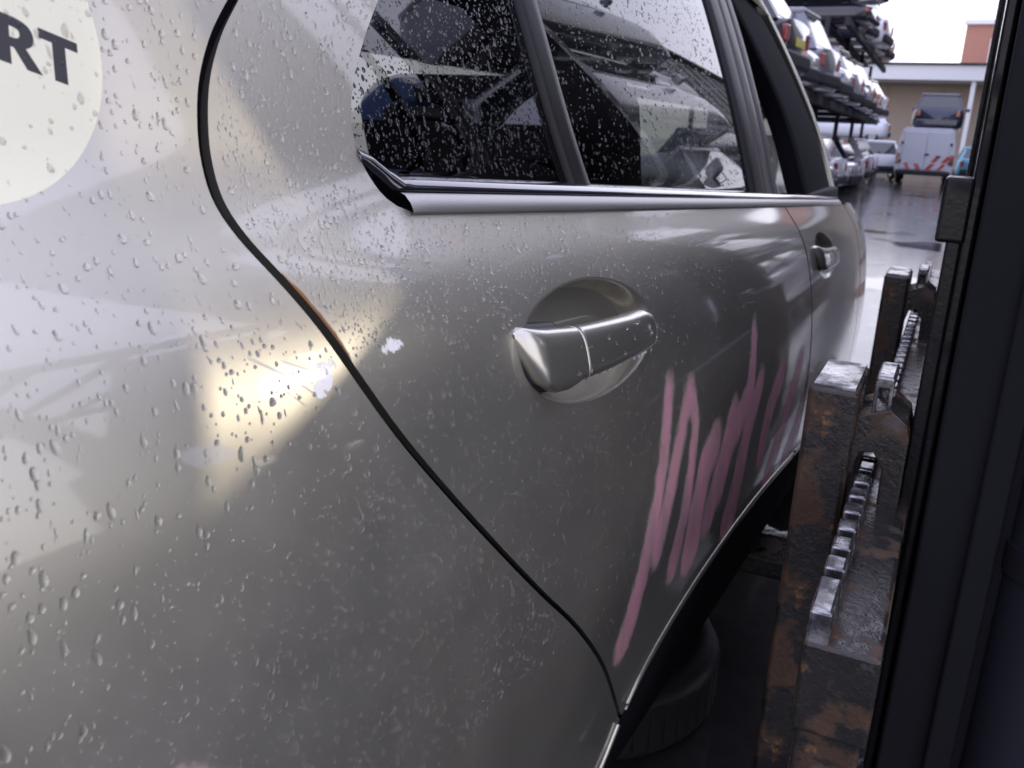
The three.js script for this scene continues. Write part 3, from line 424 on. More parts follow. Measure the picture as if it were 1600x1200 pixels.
// ---------------------------------------------------------------- forklift (origin on the ground below the near fork, its own x along the carriage, z away from the car)
{
  const O = [0.985, 0, 0.17], lift = thing('forklift_truck', 'dark grimy forklift truck with rusty forks carrying the silver hatchback', 'forklift', O, 0.026);
  const F = (x) => x - O[0], Zf = (z) => z - O[2];
  const shank = (x0, x1, z0, z1) => { // a fork: blade, shank, hook over the carriage bar, locking pin
    const f = mesh('fork', merge([box(x0, x1, 0.335, 1.03, z0, z1, 0.006), box(x0, x1, 0.335, 0.385, z0 - 1.15, z0 + 0.03, 0.008)]), M.rust, lift);
    mesh('fork_top', box(x0 + 0.004, x1 - 0.004, 1.0285, 1.0325, z0 + 0.004, z1 - 0.004, 0.001), M.worn, f);
    const xm = (x0 + x1) / 2;
    const s = new THREE.Shape(); // hook: seen along x
    [[0, 1.0], [0.03, 1.012], [0.046, 1.0], [0.05, 0.985], [0.05, 0.905], [0.04, 0.9], [0.034, 0.907], [0.033, 0.95], [0.022, 0.968], [0.006, 0.965], [0.0, 0.94], [-0.01, 0.93], [-0.01, 1.0]].forEach(([a, b], i) => i ? s.lineTo(-a, b) : s.moveTo(-a, b));
    const g = new THREE.ExtrudeGeometry(s, { depth: (x1 - x0) * 0.7, bevelEnabled: true, bevelSize: 0.002, bevelThickness: 0.002, bevelSegments: 2 }); g.rotateY(Math.PI / 2); g.translate(x0 + 0.015, 0, z1); mesh('hook', boxUV(g), M.rust, f);
    mesh('locking_pin', merge([box(xm - 0.045, xm + 0.028, 1.032, 1.046, z1 + 0.012, z1 + 0.030, 0.003), box(xm - 0.045, xm - 0.038, 1.0, 1.04, z1 + 0.012, z1 + 0.016, 0.001), box(xm - 0.045, xm - 0.038, 1.0, 1.04, z1 + 0.026, z1 + 0.030, 0.001), rod([xm + 0.015, 0.95, z1 + 0.021], [xm + 0.015, 1.04, z1 + 0.021], 0.007)]), M.worn, f);
  };
  shank(-0.062, 0.064, -0.05, 0.0); shank(0.87, 1.0, -0.046, 0.0);
  // carriage: notched upper bar, lower bar, uprights
  const car2 = mesh('carriage', merge([box(F(0.625), F(3.0), 0.835, 0.912, 0.006, 0.062, 0.004), box(F(0.64), F(2.98), 0.50, 0.60, 0.006, 0.05, 0.004), box(F(0.985), F(1.03), 0.5, 0.835, 0.014, 0.06), box(F(1.66), F(1.72), 0.5, 0.835, 0.014, 0.06)]), M.rust, lift);
  mesh('end_plate', box(F(0.629), F(0.69), 0.30, 0.84, 0.009, 0.058, 0.004), M.rust, car2);
  mesh('end_bolt', rod([F(0.61), 0.70, 0.04], [F(0.632), 0.70, 0.04], 0.012, 6), M.worn, car2);
  for (let x = 0.627, k = 0; x < 2.95; k++) { const w = k === 0 ? 0.062 : 0.026; mesh('notch_tooth', box(F(x), F(x + w), 0.908, 0.938, 0.007, 0.024, 0.003), M.worn, car2); x += w + 0.017; }
  mesh('notch_rail', box(F(0.628), F(2.98), 0.908, 0.924, 0.0085, 0.0225, 0.002), M.greasy, car2);
  // mast: outer and inner channels both sides, cross members, lift cylinders, chains, hoses
  for (const [x, s] of [[F(0.935), 1], [F(2.42), -1]]) {
    mesh('outer_channel', merge([box(Math.min(x, x + s * 0.018), Math.max(x, x + s * 0.018), 0.12, 2.3, Zf(0.262), Zf(0.40), 0.004), box(Math.min(x, x + s * 0.075), Math.max(x, x + s * 0.075), 0.12, 2.3, Zf(0.248), Zf(0.268), 0.004), box(Math.min(x, x + s * 0.075), Math.max(x, x + s * 0.075), 0.12, 2.3, Zf(0.385), Zf(0.405), 0.004)]), M.blackSteel, lift);
    mesh('inner_channel', merge([box(Math.min(x + s * 0.03, x + s * 0.10), Math.max(x + s * 0.03, x + s * 0.10), 0.2, 2.35, Zf(0.236), Zf(0.246), 0.003), box(Math.min(x + s * 0.085, x + s * 0.1), Math.max(x + s * 0.085, x + s * 0.1), 0.2, 2.35, Zf(0.246), Zf(0.38), 0.003)]), M.greasy, lift);
    mesh('channel_rib', box(Math.min(x - s * 0.012, x), Math.max(x - s * 0.012, x), 0.12, 2.28, Zf(0.292), Zf(0.318), 0.004), M.blackSteel, lift);
    const cyl = mesh('lift_cylinder', rod([x - s * 0.0, 0.15, Zf(0.365)], [x - s * 0.0, 1.9, Zf(0.365)], 0.038, 28), M.truckPaint, lift);
    mesh('cylinder_collar', rod([x, 0.875, Zf(0.365)], [x, 0.905, Zf(0.365)], 0.041, 28), M.blackSteel, cyl);
  }
  for (const y of [0.25, 2.25, 1.62]) mesh('mast_crossbar', box(F(0.95), F(2.4), y, y + 0.09, Zf(0.40), Zf(0.43)), M.blackSteel, lift);
  mesh('roller_bracket', merge([box(F(0.96), F(1.02), 1.182, 1.244, Zf(0.2115), Zf(0.238), 0.004), box(F(0.965), F(1.02), 0.86, 1.19, Zf(0.222), Zf(0.236), 0.003), box(F(0.965), F(1.03), 0.70, 0.86, Zf(0.208), Zf(0.236), 0.004)]), M.greasy, lift);
  for (const x of [1.15, 1.18, 1.52, 1.55]) { const c = new THREE.CatmullRomCurve3([[F(x), 2.2, Zf(0.33)], [F(x), 1.4, Zf(0.3)], [F(x + 0.01), 0.95, Zf(0.29)], [F(x), 0.6, Zf(0.3)]].map((p) => new THREE.Vector3(...p))); mesh('hydraulic_hose', new THREE.TubeGeometry(c, 30, 0.011, 10), M.rubber, lift); }
  for (const x of [1.28, 1.42]) { const links = []; for (let y = 0.72; y < 2.2; y += 0.038) links.push(box(F(x) - 0.008, F(x) + 0.008, y, y + 0.032, Zf(0.262), Zf(0.276), 0.003)); mesh('lift_chain', merge(links), M.greasy, lift); }
  // body
  const body = mesh('chassis', merge([box(F(0.86), F(2.6), 0.22, 0.62, Zf(0.6), Zf(2.75), 0.05), box(F(0.9), F(2.56), 0.6, 1.02, Zf(1.35), Zf(2.5), 0.06)]), M.truckPaint, lift);
  mesh('counterweight', box(F(0.84), F(2.62), 0.3, 1.12, Zf(2.45), Zf(3.0), 0.12), M.truckPaint, body);
  { // added unseen front plates, cut to shade the flank round the sun patch
    const plate = (pts, z0, d, name) => { const s = new THREE.Shape(); pts.forEach(([a, b], i) => i ? s.lineTo(F(a), b) : s.moveTo(F(a), b)); const g = new THREE.ExtrudeGeometry(s, { depth: d, bevelEnabled: true, bevelSize: 0.004, bevelThickness: 0.004, bevelSegments: 2 }); g.translate(0, 0, Zf(z0)); return mesh(name, boxUV(g), M.truckPaint, lift); };
    plate([[0.80, 1.1], [0.96, 1.1], [0.97, 0.25], [2.62, 0.25], [2.62, 1.78], [1.92, 1.684], [1.4, 1.494], [0.98, 1.342], [0.86, 1.299], [0.80, 1.278]], 0.5, 0.03, 'shade_cowl');
    plate([[0.6, 1.15], [0.80, 1.15], [0.802, 1.26], [0.822, 1.298], [0.923, 1.453], [1.02, 1.60], [0.76, 1.60], [0.68, 1.46], [0.6, 1.3]], 0.5, 0.03, 'shade_plate');
  }
  for (const x of [0.9, 2.2]) { mesh('guard_post', merge([bar([F(x), 0.62, Zf(0.86)], [F(x), 2.14, Zf(1.12)], 0.07, 0.07, 0.02), bar([F(x), 1.0, Zf(2.3)], [F(x), 2.14, Zf(2.0)], 0.07, 0.07, 0.02)]), M.truckPaint, lift); }
  mesh('guard_roof', merge([box(F(0.87), F(2.23), 2.12, 2.18, Zf(1.05), Zf(1.12), 0.02), box(F(0.87), F(2.23), 2.12, 2.18, Zf(2.0), Zf(2.07), 0.02), ...[0.9, 1.15, 1.41, 1.67, 1.93, 2.2].map((x) => box(F(x) - 0.02, F(x) + 0.02, 2.13, 2.17, Zf(1.08), Zf(2.05), 0.01))]), M.truckPaint, lift);
  mesh('truck_seat', merge([box(F(1.45), F(2.0), 1.02, 1.14, Zf(1.5), Zf(1.95), 0.05), box(F(1.45), F(2.0), 1.1, 1.55, Zf(1.92), Zf(2.05), 0.05)]), M.rubber, lift);
  for (const [x, z, r] of [[0.78, 0.8, 0.33], [2.68, 0.8, 0.33], [0.85, 2.45, 0.26], [2.6, 2.45, 0.26]]) { const g = new THREE.TorusGeometry(r * 0.68, r * 0.32, 16, 36); g.rotateY(Math.PI / 2); g.translate(F(x), r, Zf(z)); const w = mesh('truck_wheel', g, M.tyre, lift); const h2 = new THREE.CylinderGeometry(r * 0.5, r * 0.5, 0.14, 24); h2.rotateZ(Math.PI / 2); h2.translate(F(x), r, Zf(z)); mesh('hub', h2, M.truckPaint, w); }
}

// ---------------------------------------------------------------- loose tyre under the car
{
  const g = new THREE.LatheGeometry([[0.20, 0.01], [0.26, 0.0], [0.30, 0.012], [0.315, 0.03], [0.318, 0.085], [0.318, 0.14], [0.305, 0.165], [0.27, 0.178], [0.21, 0.172], [0.185, 0.15], [0.19, 0.09], [0.185, 0.03], [0.20, 0.01]].map(([a, b]) => new THREE.Vector2(a, b)), 64);
  const t = thing('loose_tyre', 'worn black tyre lying on wet asphalt underneath the silver hatchback', 'tyre', [1.74, 0, -0.42]);
  const w = mesh('carcass', g, M.tyre, t);
  for (let k = 0; k < 54; k++) { const a = k / 54 * Math.PI * 2; const b = box(0.31, 0.3205, 0.04, 0.14, -0.0145, 0.0145, 0.002); b.rotateY(a); mesh('tread_block', b, M.tyre, w); }
}

// ---------------------------------------------------------------- scrap cars: one builder, many makes of body
const paints = {};
const paint = (r, g, b, metal = 0.2) => paints[[r, g, b, metal]] ??= std({ color: lin(r, g, b), metalness: metal, roughness: metal > 0.5 ? 0.35 : 0.4, clearcoat: 1, clearcoatRoughness: 0.04 });
function scrapCar(name, label, o, pos, turn, group) {
  const { L = 3.9, W = 1.66, H = 1.43, belt = 0.9, hood = 1.05, boot = 0.12, mat, wheels = true, rakeF = 0.75, rakeR = 0.35, flat = 1, sunRoof = false } = o, t = thing(name, label, 'car', pos, turn, group), hw = W / 2;
  // lower body: stations along x
  const st = 30, m = new Mesher(), rows = [];
  for (let i = 0; i <= st; i++) {
    const u = i / st, x = -L / 2 + L * u, e = Math.min(u, 1 - u), end = Math.sqrt(clamp(1 - (1 - clamp(e / 0.12)) ** 2)), w = hw * (0.80 + 0.2 * end), fromNose = L / 2 - x;
    const y1 = fromNose < hood ? mix(0.68, belt, Math.sqrt(clamp(fromNose / hood))) : belt - 0.02 * sstep(0.3, 0, x + L / 2), yb = 0.22 + 0.05 * (1 - end), sh = end;
    const half = [[0, yb], [w * 0.86, yb], [w * 0.97, yb + 0.08], [w, yb + 0.22], [w * 1.0, mix(yb, y1, 0.6)], [w * 0.975, y1 - 0.09], [w * 0.93, y1 - 0.02], [w * 0.84, y1 + 0.008], [w * 0.5, y1 + 0.03], [0, y1 + 0.04]];
    const xx = x + (i === 0 ? 0.0 : 0); rows.push([...half.map(([z, y]) => [xx, y * flat, z]), ...half.slice(0, -1).reverse().map(([z, y]) => [xx, y * flat, -z])]);
  }
  const id = rows.map((r) => r.map(([x, y, z]) => m.vert(new THREE.Vector3(x, y, z), new THREE.Vector3(), x, y))), K = rows[0].length;
  for (let i = 0; i < st; i++) for (let k = 0; k < K - 1; k++) m.quad(id[i][k], id[i][k + 1], id[i + 1][k + 1], id[i + 1][k]);
  for (const [i, s] of [[0, 1], [st, -1]]) { const c = m.vert(new THREE.Vector3(rows[i][0][0] - s * 0.03, 0.5 * flat, 0), new THREE.Vector3(), 0, 0); for (let k = 0; k < K - 1; k++) s > 0 ? m.i.push(c, id[i][k + 1], id[i][k]) : m.i.push(c, id[i][k], id[i][k + 1]); }
  const bg = m.geo(); bg.computeVertexNormals(); const body = mesh('body', bg, mat, t);
  // cabin
  const xa = -L / 2 + boot, xb = L / 2 - hood + 0.08, b0 = belt * flat - 0.02, b1 = (H - 0.03) * flat, wb = hw * 0.93, wt = hw * 0.72, ta = xa + rakeR, tb = xb - rakeF;
  const C = [[xa, b0, wb], [xb, b0, wb], [xb, b0, -wb], [xa, b0, -wb]], T = [[ta, b1, wt], [tb, b1, wt], [tb, b1, -wt], [ta, b1, -wt]];
  const V = (a) => new THREE.Vector3(...a), qg = (a, b, c, d) => { const g = new THREE.BufferGeometry(); g.setAttribute('position', new THREE.Float32BufferAttribute([a, b, c, a, c, d].flatMap((v) => v.toArray()), 3)); g.computeVertexNormals(); return g; };
  const cabin = []; for (let k = 0; k < 4; k++) cabin.push(qg(V(C[k]), V(C[(k + 1) % 4]), V(T[(k + 1) % 4]), V(T[k])));
  mesh('cabin', merge(cabin), mat, t);
  const rf = new RoundedBoxGeometry(tb - ta + 0.10, 0.13, wt * 2 + 0.05, 4, 0.062); rf.translate((ta + tb) / 2, b1 - 0.028, 0); mesh('roof', rf, mat, t);
  const pane = (k, u0, u1, v0, v1) => { const A = V(C[k]), B = V(C[(k + 1) % 4]), Cc = V(T[(k + 1) % 4]), Dd = V(T[k]), at = (u, v) => A.clone().lerp(B, u).lerp(Dd.clone().lerp(Cc, u), v), n = B.clone().sub(A).cross(Dd.clone().sub(A)).normalize().multiplyScalar(0.006); if (n.dot(A.clone().add(Cc).multiplyScalar(0.5).setY(0)) < 0) n.negate(); return qg(at(u0, v0).add(n), at(u1, v0).add(n), at(u1, v1).add(n), at(u0, v1).add(n)); };
  const glass = o.glass || M.darkGlass;
  for (const k of [0, 2]) { mesh('side_window', pane(k, 0.08, 0.5, 0.06, 0.9), glass, t); mesh('side_window', pane(k, 0.53, 0.9, 0.06, 0.9), glass, t); }
  mesh('windscreen', pane(1, 0.07, 0.93, 0.05, 0.93), glass, t); mesh('rear_window', pane(3, 0.08, 0.92, 0.12, 0.9), glass, t);
  for (const s of [-1, 1]) {
    mesh('tail_light', box(-L / 2 - 0.012, -L / 2 + 0.13, 0.6 * flat, 0.82 * flat, s > 0 ? hw * 0.66 : -hw * 0.85, s > 0 ? hw * 0.85 : -hw * 0.66, 0.03), M.red, t);
    mesh('headlight', box(L / 2 - 0.16, L / 2 + 0.01, 0.54 * flat, 0.68 * flat, s > 0 ? hw * 0.45 : -hw * 0.84, s > 0 ? hw * 0.84 : -hw * 0.45, 0.04), M.lamp, t);
    mesh('mirror', box(xb - 0.32, xb - 0.22, belt * flat, belt * flat + 0.12, s > 0 ? hw * 0.98 : -hw * 0.98 - 0.16, s > 0 ? hw * 0.98 + 0.16 : -hw * 0.98, 0.03), mat, t);
    if (wheels) for (const x of [-L / 2 + 0.72, L / 2 - 0.78]) { const g = new THREE.TorusGeometry(0.21, 0.085, 12, 28); g.translate(x, 0.29, s * (hw - 0.09)); const w = mesh('wheel', g, M.tyre, t); const h2 = new THREE.CylinderGeometry(0.16, 0.17, 0.12, 20); h2.rotateX(Math.PI / 2); h2.translate(x, 0.29, s * (hw - 0.085)); mesh('rim', h2, M.alloy, w); }
  }
  mesh('rear_bumper', box(-L / 2 - 0.07, -L / 2 + 0.12, 0.30 * flat, 0.52 * flat, -hw * 0.82, hw * 0.82, 0.06), o.bumper || M.bumper, t);
  mesh('front_bumper', box(L / 2 - 0.14, L / 2 + 0.06, 0.27 * flat, 0.5 * flat, -hw * 0.82, hw * 0.82, 0.06), o.bumper || M.bumper, t);
  if (o.plate) mesh('number_plate', box(-L / 2 - 0.045, -L / 2 - 0.03, 0.58 * flat, 0.69 * flat, -0.26, 0.26, 0.003), paint(0.75, 0.62, 0.08, 0), t);
  return t;
}
const C3 = { white: paint(0.75, 0.76, 0.78), silver: paint(0.5, 0.5, 0.52, 0.6), grey: paint(0.16, 0.165, 0.18, 0.4), navy: paint(0.01, 0.015, 0.042), black: paint(0.014, 0.014, 0.018), red: paint(0.32, 0.02, 0.025), blue: paint(0.03, 0.08, 0.26), gold: paint(0.36, 0.3, 0.2, 0.5), cyan: paint(0.12, 0.36, 0.46), green: paint(0.03, 0.1, 0.06), beige: paint(0.5, 0.46, 0.4) };
const YA = 0.047, yard = (x, z) => [x, -1.7 - YA * x + z]; // z measured from the front of the rack row, which turns away a little
{ // rack along the yard: cars stand tail out towards the aisle
  const face = (x, z) => yard(x, z), turn = -Math.PI / 2 - YA;
  const rack = thing('storage_rack', 'long steel storage rack stacked with scrap cars beside the yard aisle', 'rack', [0, 0, 0]);
  const P = (x, y, z) => { const [a, b] = yard(x, z); return [a, y, b]; };
  const steel = std({ color: lin(0.02, 0.02, 0.024), roughness: 0.7 });
  for (const x of [7.5, 12.2, 16.9, 21.6, 26.3, 31.0, 35.0]) { for (const z of [-0.75, -3.6]) { mesh('rack_post', bar(P(x, 0, z), P(x, x > 20 ? 3.9 : 2.1, z), 0.1, 0.1, 0.01), steel, rack); } mesh('cross_beam', bar(P(x, 2.0, -0.3), P(x, 2.0, -3.7), 0.12, 0.1), steel, rack); }
  for (const [y, a] of [[2.02, 7.3], [3.78, 21.4]]) for (const z of [-0.32, -3.6]) mesh('shelf_beam', bar(P(a, y, z), P(35.2, y, z), 0.16, 0.12, 0.01), steel, rack);
  for (const [y, a] of [[2.12, 8], [3.88, 22]]) for (let x = a; x < 35; x += 4.4) for (const z of [-0.9, -2.9]) mesh('runner', bar(P(x - 0.4, y - 0.02, z), P(x + 3.9, y - 0.02, z), 0.05, 0.2), steel, rack);
  const ordinal = ['first', 'second', 'third', 'fourth', 'fifth', 'sixth', 'seventh', 'eighth', 'ninth', 'tenth', 'eleventh', 'twelfth', 'thirteenth', 'fourteenth'];
  const put = (tier, list, x0, dx, y, gname, opts = {}) => list.forEach(([c, nm, extra], i) => {
    const x = x0 + dx * i, [a, b] = face(x, -0.15 - (3.9 + (extra?.L ? extra.L - 3.9 : 0)) / 2 + (extra?.out || 0));
    scrapCar(nm.includes('estate') ? 'scrap_estate_car' : 'scrap_hatchback', `${nm} on ${tier} of the rack, ${ordinal[i]} from its open end`, { mat: C3[c], wheels: false, ...opts, ...(extra || {}) }, [a, y - 0.22 * (opts.flat || 1), b], turn + Math.PI + (extra?.spin ? Math.PI : 0) + (i % 3 - 1) * 0.02, gname);
  });
  put('the middle shelf', [['navy', 'dark blue hatchback'], ['white', 'white hatchback', { H: 1.5, L: 3.6, out: -0.2 }], ['black', 'black hatchback', { out: 0.1, plate: 1, H: 1.38 }], ['silver', 'silver hatchback', { spin: 1, H: 1.5 }], ['grey', 'grey hatchback', { out: 0.12, H: 1.55, L: 3.6 }], ['white', 'white three door hatchback', { out: 0.2, plate: 1, spin: 1 }], ['gold', 'gold hatchback', { H: 1.36, rakeR: 0.6 }], ['silver', 'silver estate car', { out: 0.1, H: 1.48, L: 4.3 }], ['blue', 'blue hatchback', { spin: 1, out: 0.15 }], ['grey', 'dark grey hatchback', { out: 0.1, H: 1.52 }], ['silver', 'dented silver hatchback', { spin: 1, L: 3.6 }], ['red', 'red hatchback', { out: 0.05 }], ['white', 'white estate car', { out: 0.15, L: 4.3 }]], 9.2, 2.02, 2.12, 'scrap cars on the middle shelf of the rack');
  put('the ground row', [['silver', 'silver hatchback'], ['grey', 'grey hatchback', { spin: 1 }], ['white', 'white hatchback'], ['silver', 'silver estate car', { spin: 1, out: 0.2 }], ['navy', 'dark blue hatchback'], ['silver', 'silver three door hatchback', { out: 0.25 }], ['grey', 'dark grey hatchback', { spin: 1 }], ['white', 'dirty white hatchback', { out: 0.1 }]], 19.0, 2.05, 0.0 + 0.22, 'scrap cars in the ground row below the rack', { wheels: true });
  // crushed cars piled on the far top shelf
  [['black', 'crushed black car'], ['grey', 'crushed grey car'], ['navy', 'crushed dark blue car']].forEach(([c, nm], i) => { const [a, b] = face(23.2, -2.0 + i * 0.12); scrapCar('crushed_car', `${nm} in the flattened pile on the top shelf, ${['lowest', 'middle', 'uppermost'][i]} one`, { mat: C3[c], wheels: false, flat: 0.5, H: 1.1, L: 4.1 }, [a, 3.78 + i * 0.52, b], turn + Math.PI, 'flattened cars piled on the top shelf'); });
  [['grey', 'grey hatchback'], ['white', 'white hatchback', { out: 0.25 }], ['silver', 'silver hatchback'], ['gold', 'yellow gold hatchback', { out: 0.1 }]].forEach(([c, nm, e], i) => { const [a, b] = face(26.2 + i * 2.2, -2.1 + (e?.out || 0)); scrapCar('scrap_hatchback', `${nm} on the top shelf beyond the flattened pile, ${ordinal[i]} from the pile`, { mat: C3[c], wheels: false }, [a, 3.68, b], turn + Math.PI, 'scrap cars on the top shelf of the rack'); });
}
// ---------------------------------------------------------------- white van with striped rear, dark blue hatchback on its roof
{
  const van = thing('panel_van', 'white panel van with red and white rear stripes, carrying a dark blue hatchback', 'van', [34, 0, -1.83], 0.05);
  const wv = std({ color: lin(0.62, 0.64, 0.68), roughness: 0.45, clearcoat: 0.4, clearcoatRoughness: 0.2, bumpMap: sc(grainTex, 0.7), bumpScale: 0.004 });
  const s = new THREE.Shape(); [[-0.86, 0.42], [-0.9, 0.9], [-0.87, 1.3], [-0.78, 1.78], [-0.7, 1.86], [0.7, 1.86], [0.78, 1.78], [0.87, 1.3], [0.9, 0.9], [0.86, 0.42]].forEach(([a, b], i) => i ? s.lineTo(a, b) : s.moveTo(a, b));
  const g = new THREE.ExtrudeGeometry(s, { depth: 3.6, bevelEnabled: true, bevelSize: 0.03, bevelThickness: 0.03, bevelSegments: 3 }); g.rotateY(Math.PI / 2); g.translate(0.05, 0, 0); mesh('body', boxUV(g), wv, van);
  mesh('cab', box(3.6, 4.7, 0.42, 1.15, -0.86, 0.86, 0.15), wv, van); mesh('windscreen', bar([4.45, 1.1, 0], [3.75, 1.8, 0], 0.03, 1.5), M.darkGlass, van);
  for (const d of [-1, 1]) {
    const door = mesh('rear_door', box(-0.012, 0.06, 0.52, 1.78, d < 0 ? -0.74 : 0.006, d < 0 ? -0.006 : 0.74, 0.02), wv, van);
    mesh('hinge', box(-0.03, 0, 1.35, 1.42, d < 0 ? -0.8 : 0.72, d < 0 ? -0.72 : 0.8, 0.006), M.bumper, door); mesh('hinge', box(-0.03, 0, 0.75, 0.82, d < 0 ? -0.8 : 0.72, d < 0 ? -0.72 : 0.8, 0.006), M.bumper, door);
    mesh('tail_light', box(-0.02, 0.08, 0.7, 1.05, d < 0 ? -0.9 : 0.78, d < 0 ? -0.78 : 0.9, 0.02), M.red, van);
    for (const x of [0.75, 3.7]) { const q = new THREE.TorusGeometry(0.22, 0.1, 12, 28); q.translate(x, 0.32, d * 0.76); const w = mesh('wheel', q, M.tyre, van); const h2 = new THREE.CylinderGeometry(0.17, 0.17, 0.16, 20); h2.rotateX(Math.PI / 2); h2.translate(x, 0.32, d * 0.76); mesh('rim', h2, M.alloy, w); }
  }
  mesh('door_handle', box(-0.035, -0.01, 1.0, 1.06, -0.02, 0.12, 0.008), M.bumper, van);
  mesh('number_plate', box(-0.02, -0.008, 0.95, 1.0, 0.34, 0.48, 0.002), M.bumper, van);
  mesh('rear_bumper', box(-0.1, 0.1, 0.34, 0.5, -0.86, 0.86, 0.04), M.bumper, van);
  const redM = paint(0.5, 0.03, 0.025, 0), stripe = (z0, z1, y0, y1, sl) => { const q = new THREE.Shape(); q.moveTo(z0, y0); q.lineTo(z1, y0); q.lineTo(z1 + sl, y1); q.lineTo(z0 + sl, y1); const e = new THREE.ExtrudeGeometry(q, { depth: 0.004, bevelEnabled: false }); e.rotateY(-Math.PI / 2); e.translate(-0.014, 0, 0); return e; };
  for (const [z, sl, y1, w] of [[-0.55, -0.1, 0.74, 0.14], [-0.22, -0.1, 0.72, 0.15], [0.05, 0.16, 0.74, 0.15], [0.40, 0.16, 0.74, 0.14]]) mesh('stripe', boxUV(stripe(z, z + w, 0.53, y1, sl)), redM, van);
  for (const [z, sl] of [[0.2, 0.16], [0.52, 0.16]]) mesh('stripe', boxUV(stripe(z, z + 0.15, 0.78, 1.0, sl)), redM, van);
  const [bx, bz] = [36.2, -1.72];
  scrapCar('scrap_hatchback', 'dark blue hatchback parked on top of the white van', { mat: C3.navy, L: 3.7, W: 1.62, H: 1.36, belt: 0.86, bumper: C3.navy, glass: M.darkGlass, wheels: false }, [bx, 1.89 - 0.22, bz], 0.03);
  scrapCar('scrap_hatchback', 'pale blue hatchback standing beyond the white van', { mat: C3.cyan, H: 1.35 }, [41.5, 0, -0.3], 0.06);
  scrapCar('scrap_estate_car', 'white estate car parked across the yard on a dark car', { mat: C3.white, L: 4.3, W: 1.7 }, [46, 1.32, -6.4], Math.PI / 2 + 0.1);
  scrapCar('scrap_saloon', 'dark grey car under the white estate car', { mat: C3.grey, L: 4.2, H: 1.36 }, [46, 0, -6.2], Math.PI / 2 + 0.05);
  scrapCar('scrap_hatchback', 'white hatchback between the ground row and the white van', { mat: C3.white, L: 3.6 }, [38.5, 0, -4.3], 0.5);
}
// ---------------------------------------------------------------- building with white canopy, brick house behind
{
  const brownWall = std({ color: lin(0.48, 0.39, 0.31), roughness: 0.85, bumpMap: sc(grainTex, 1), bumpScale: 0.01 }), whiteP = std({ color: lin(0.9, 0.9, 0.88), roughness: 0.6 });
  const b = thing('canopy_building', 'low brown building with a wide white canopy at the end of the yard', 'building', [61, 0, -4], -0.03);
  mesh('wall', box(2.2, 9, 0, 5.4, -14, 12), brownWall, b); mesh('canopy', box(-1, 8.9, 5.05, 5.95, -13.8, 11.8, 0.05), whiteP, b);
  for (let z = -12; z <= 11; z += 3.2) mesh('wall_panel', box(2.12, 2.19, 0.4, 4.9, z, z + 3.1, 0.01), brownWall, b);
  mesh('canopy_edge', box(-1.12, -0.95, 5.9, 6.02, -14, 12, 0.01), M.bumper, b);
  for (const z of [-10.5, 2.4]) mesh('canopy_post', box(-0.8, -0.6, 0, 5.05, z, z + 0.25, 0.02), whiteP, b);
  const h = thing('brick_house', 'red brick house rising behind the white canopy', 'house', [76, 0, -1.0], 0);
  const brick = std({ color: lin(0.5, 0.25, 0.18), roughness: 0.9, bumpMap: sc(grainTex, 2), bumpScale: 0.01 });
  mesh('wall', box(0, 8, 0, 10.1, -2.1, 9), brick, h);
  mesh('gutter', box(-0.25, 0.1, 9.9, 10.25, -2.3, 9.2, 0.05), whiteP, h);
  for (const z of [-0.4, 2.6]) { const w = mesh('window', box(-0.06, 0.1, 6.6, 9.0, z, z + 1.5, 0.02), whiteP, h); for (const y of [6.75, 7.95]) mesh('pane', box(-0.09, -0.05, y, y + 0.95, z + 0.12, z + 1.38, 0.005), M.darkGlass, w); mesh('lintel', box(-0.05, 0.02, 9.02, 9.3, z - 0.15, z + 1.65, 0.01), brick, w); }
}
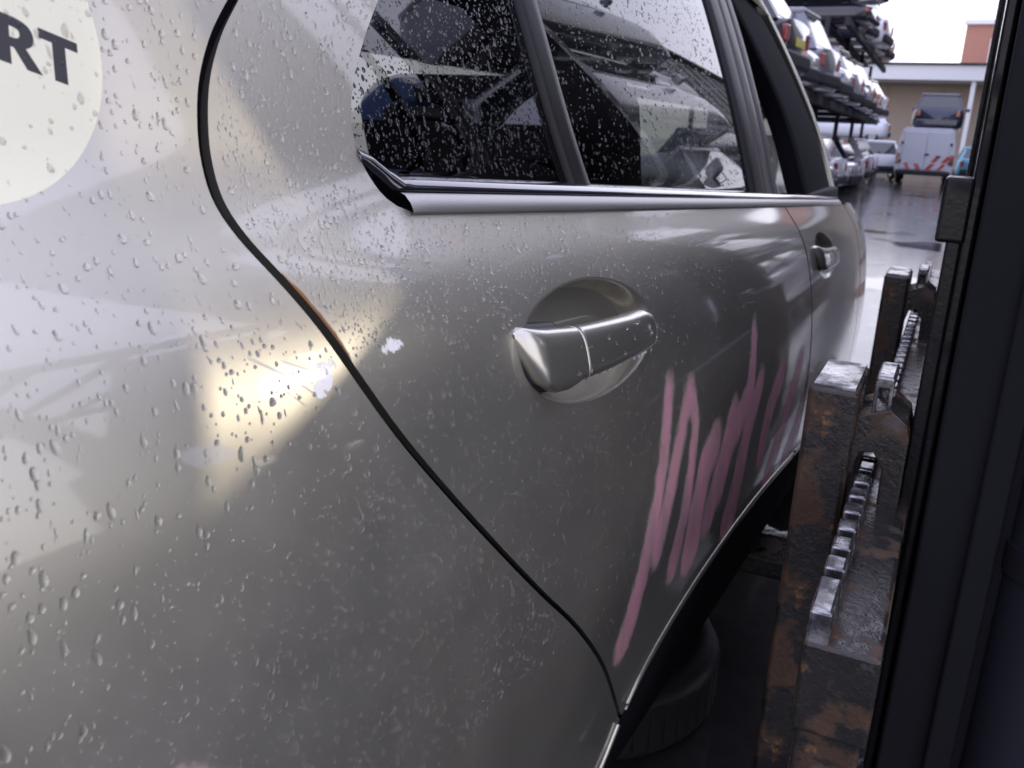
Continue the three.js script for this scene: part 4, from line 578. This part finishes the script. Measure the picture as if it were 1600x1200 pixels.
// ---------------------------------------------------------------- rack and added shed on the other side of the aisle, mirrored in the car's paint and glass
{
  const rack = thing('storage_rack', 'steel storage rack with scrap cars across the aisle from the silver hatchback', 'rack', [0, 0, 0]);
  const steel = std({ color: lin(0.03, 0.03, 0.034), roughness: 0.7 });
  for (const x of [10.3, 14.7, 19.1, 23.5, 28.0]) for (const z of [4.7, 8.0]) mesh('rack_post', box(x - 0.06, x + 0.06, 0, 5.7, z, z + 0.12, 0.01), steel, rack);
  for (const y of [1.95, 3.75, 5.55]) for (const z of [4.6, 8.0]) mesh('shelf_beam', box(10.1, 28.2, y, y + 0.14, z - 0.02, z + 0.15, 0.01), steel, rack);
  const cols = ['silver', 'white', 'grey', 'silver', 'navy', 'black', 'silver', 'red', 'grey', 'silver', 'black', 'silver', 'gold', 'white', 'silver', 'blue'];
  const tiers = ['bottom row', 'second level', 'third level', 'top level'], word = ['first', 'second', 'third', 'fourth', 'fifth', 'sixth', 'seventh', 'eighth'];
  for (let t = 0; t < 4; t++) for (let i = 0; i < 8; i++) { const c = cols[(t * 5 + i * 3) % 16]; scrapCar('scrap_hatchback', `${c} hatchback on the ${tiers[t]} across the aisle, ${word[i]} along`, { mat: C3[c], wheels: t === 0, H: 1.4 + 0.1 * ((i * 7 + t) % 3) / 2 }, [11.5 + i * 2.2, t === 0 ? 0 : [0, 2.09, 3.89, 5.69][t] - 0.22, 6.5], Math.PI / 2 + (i % 2 ? 0.03 : -0.03) + (i % 3 === 1 ? Math.PI : 0), 'scrap cars on the rack across the aisle'); }
  [['silver', 'silver hatchback at the bottom of the pile'], ['grey', 'grey hatchback in the middle of the pile'], ['silver', 'silver hatchback third from the ground in the pile'], ['grey', 'dark grey hatchback on top of the pile']].forEach(([c, nm], k) => scrapCar('piled_hatchback', `${nm} just beyond the forklift truck`, { mat: C3[c], wheels: k === 0, L: 3.9 + 0.1 * k }, [9.0 + 0.15 * k, k * 1.36 - (k ? 0.15 : 0), 2.1 - 0.06 * k], 0.05 * k - 0.04 + (k === 1 ? Math.PI : 0), 'pile of hatchbacks beyond the forklift'));
  [['navy', 'dark blue hatchback at the bottom of the second pile'], ['white', 'white hatchback in the middle of the second pile'], ['black', 'black hatchback third from the ground in the second pile'], ['grey', 'grey hatchback on top of the second pile']].forEach(([c, nm], k) => scrapCar('piled_hatchback', `${nm} beyond the forklift truck`, { mat: C3[c], wheels: k === 0 }, [13.8 - 0.1 * k, k * 1.36 - (k ? 0.15 : 0), 2.5 + 0.05 * k], 0.04 * k, 'second pile of hatchbacks beyond the forklift'));
  const shed = thing('sky_blocking_shed', 'added tall dark corrugated shed blocking the sky from reflections, beyond the rack across the aisle', 'building', [30, 0, 5]);  // unseen shed, added to keep bright sky out of the paint and glass
  const tin = std({ color: lin(0.05, 0.052, 0.056), roughness: 0.55, metalness: 0.2 });
  mesh('wall', box(0, 40, 0, 14, 0.1, 12, 0.05), tin, shed); mesh('roof', box(-0.3, 40.3, 14.02, 14.3, -0.3, 12.3, 0.05), tin, shed);
  for (let x = 0.2; x < 39.5; x += 3.2) mesh('cladding_rib', box(x, x + 0.35, 0.05, 13.95, 0.03, 0.098, 0.02), tin, shed);
}
renderer.render(scene, camera);
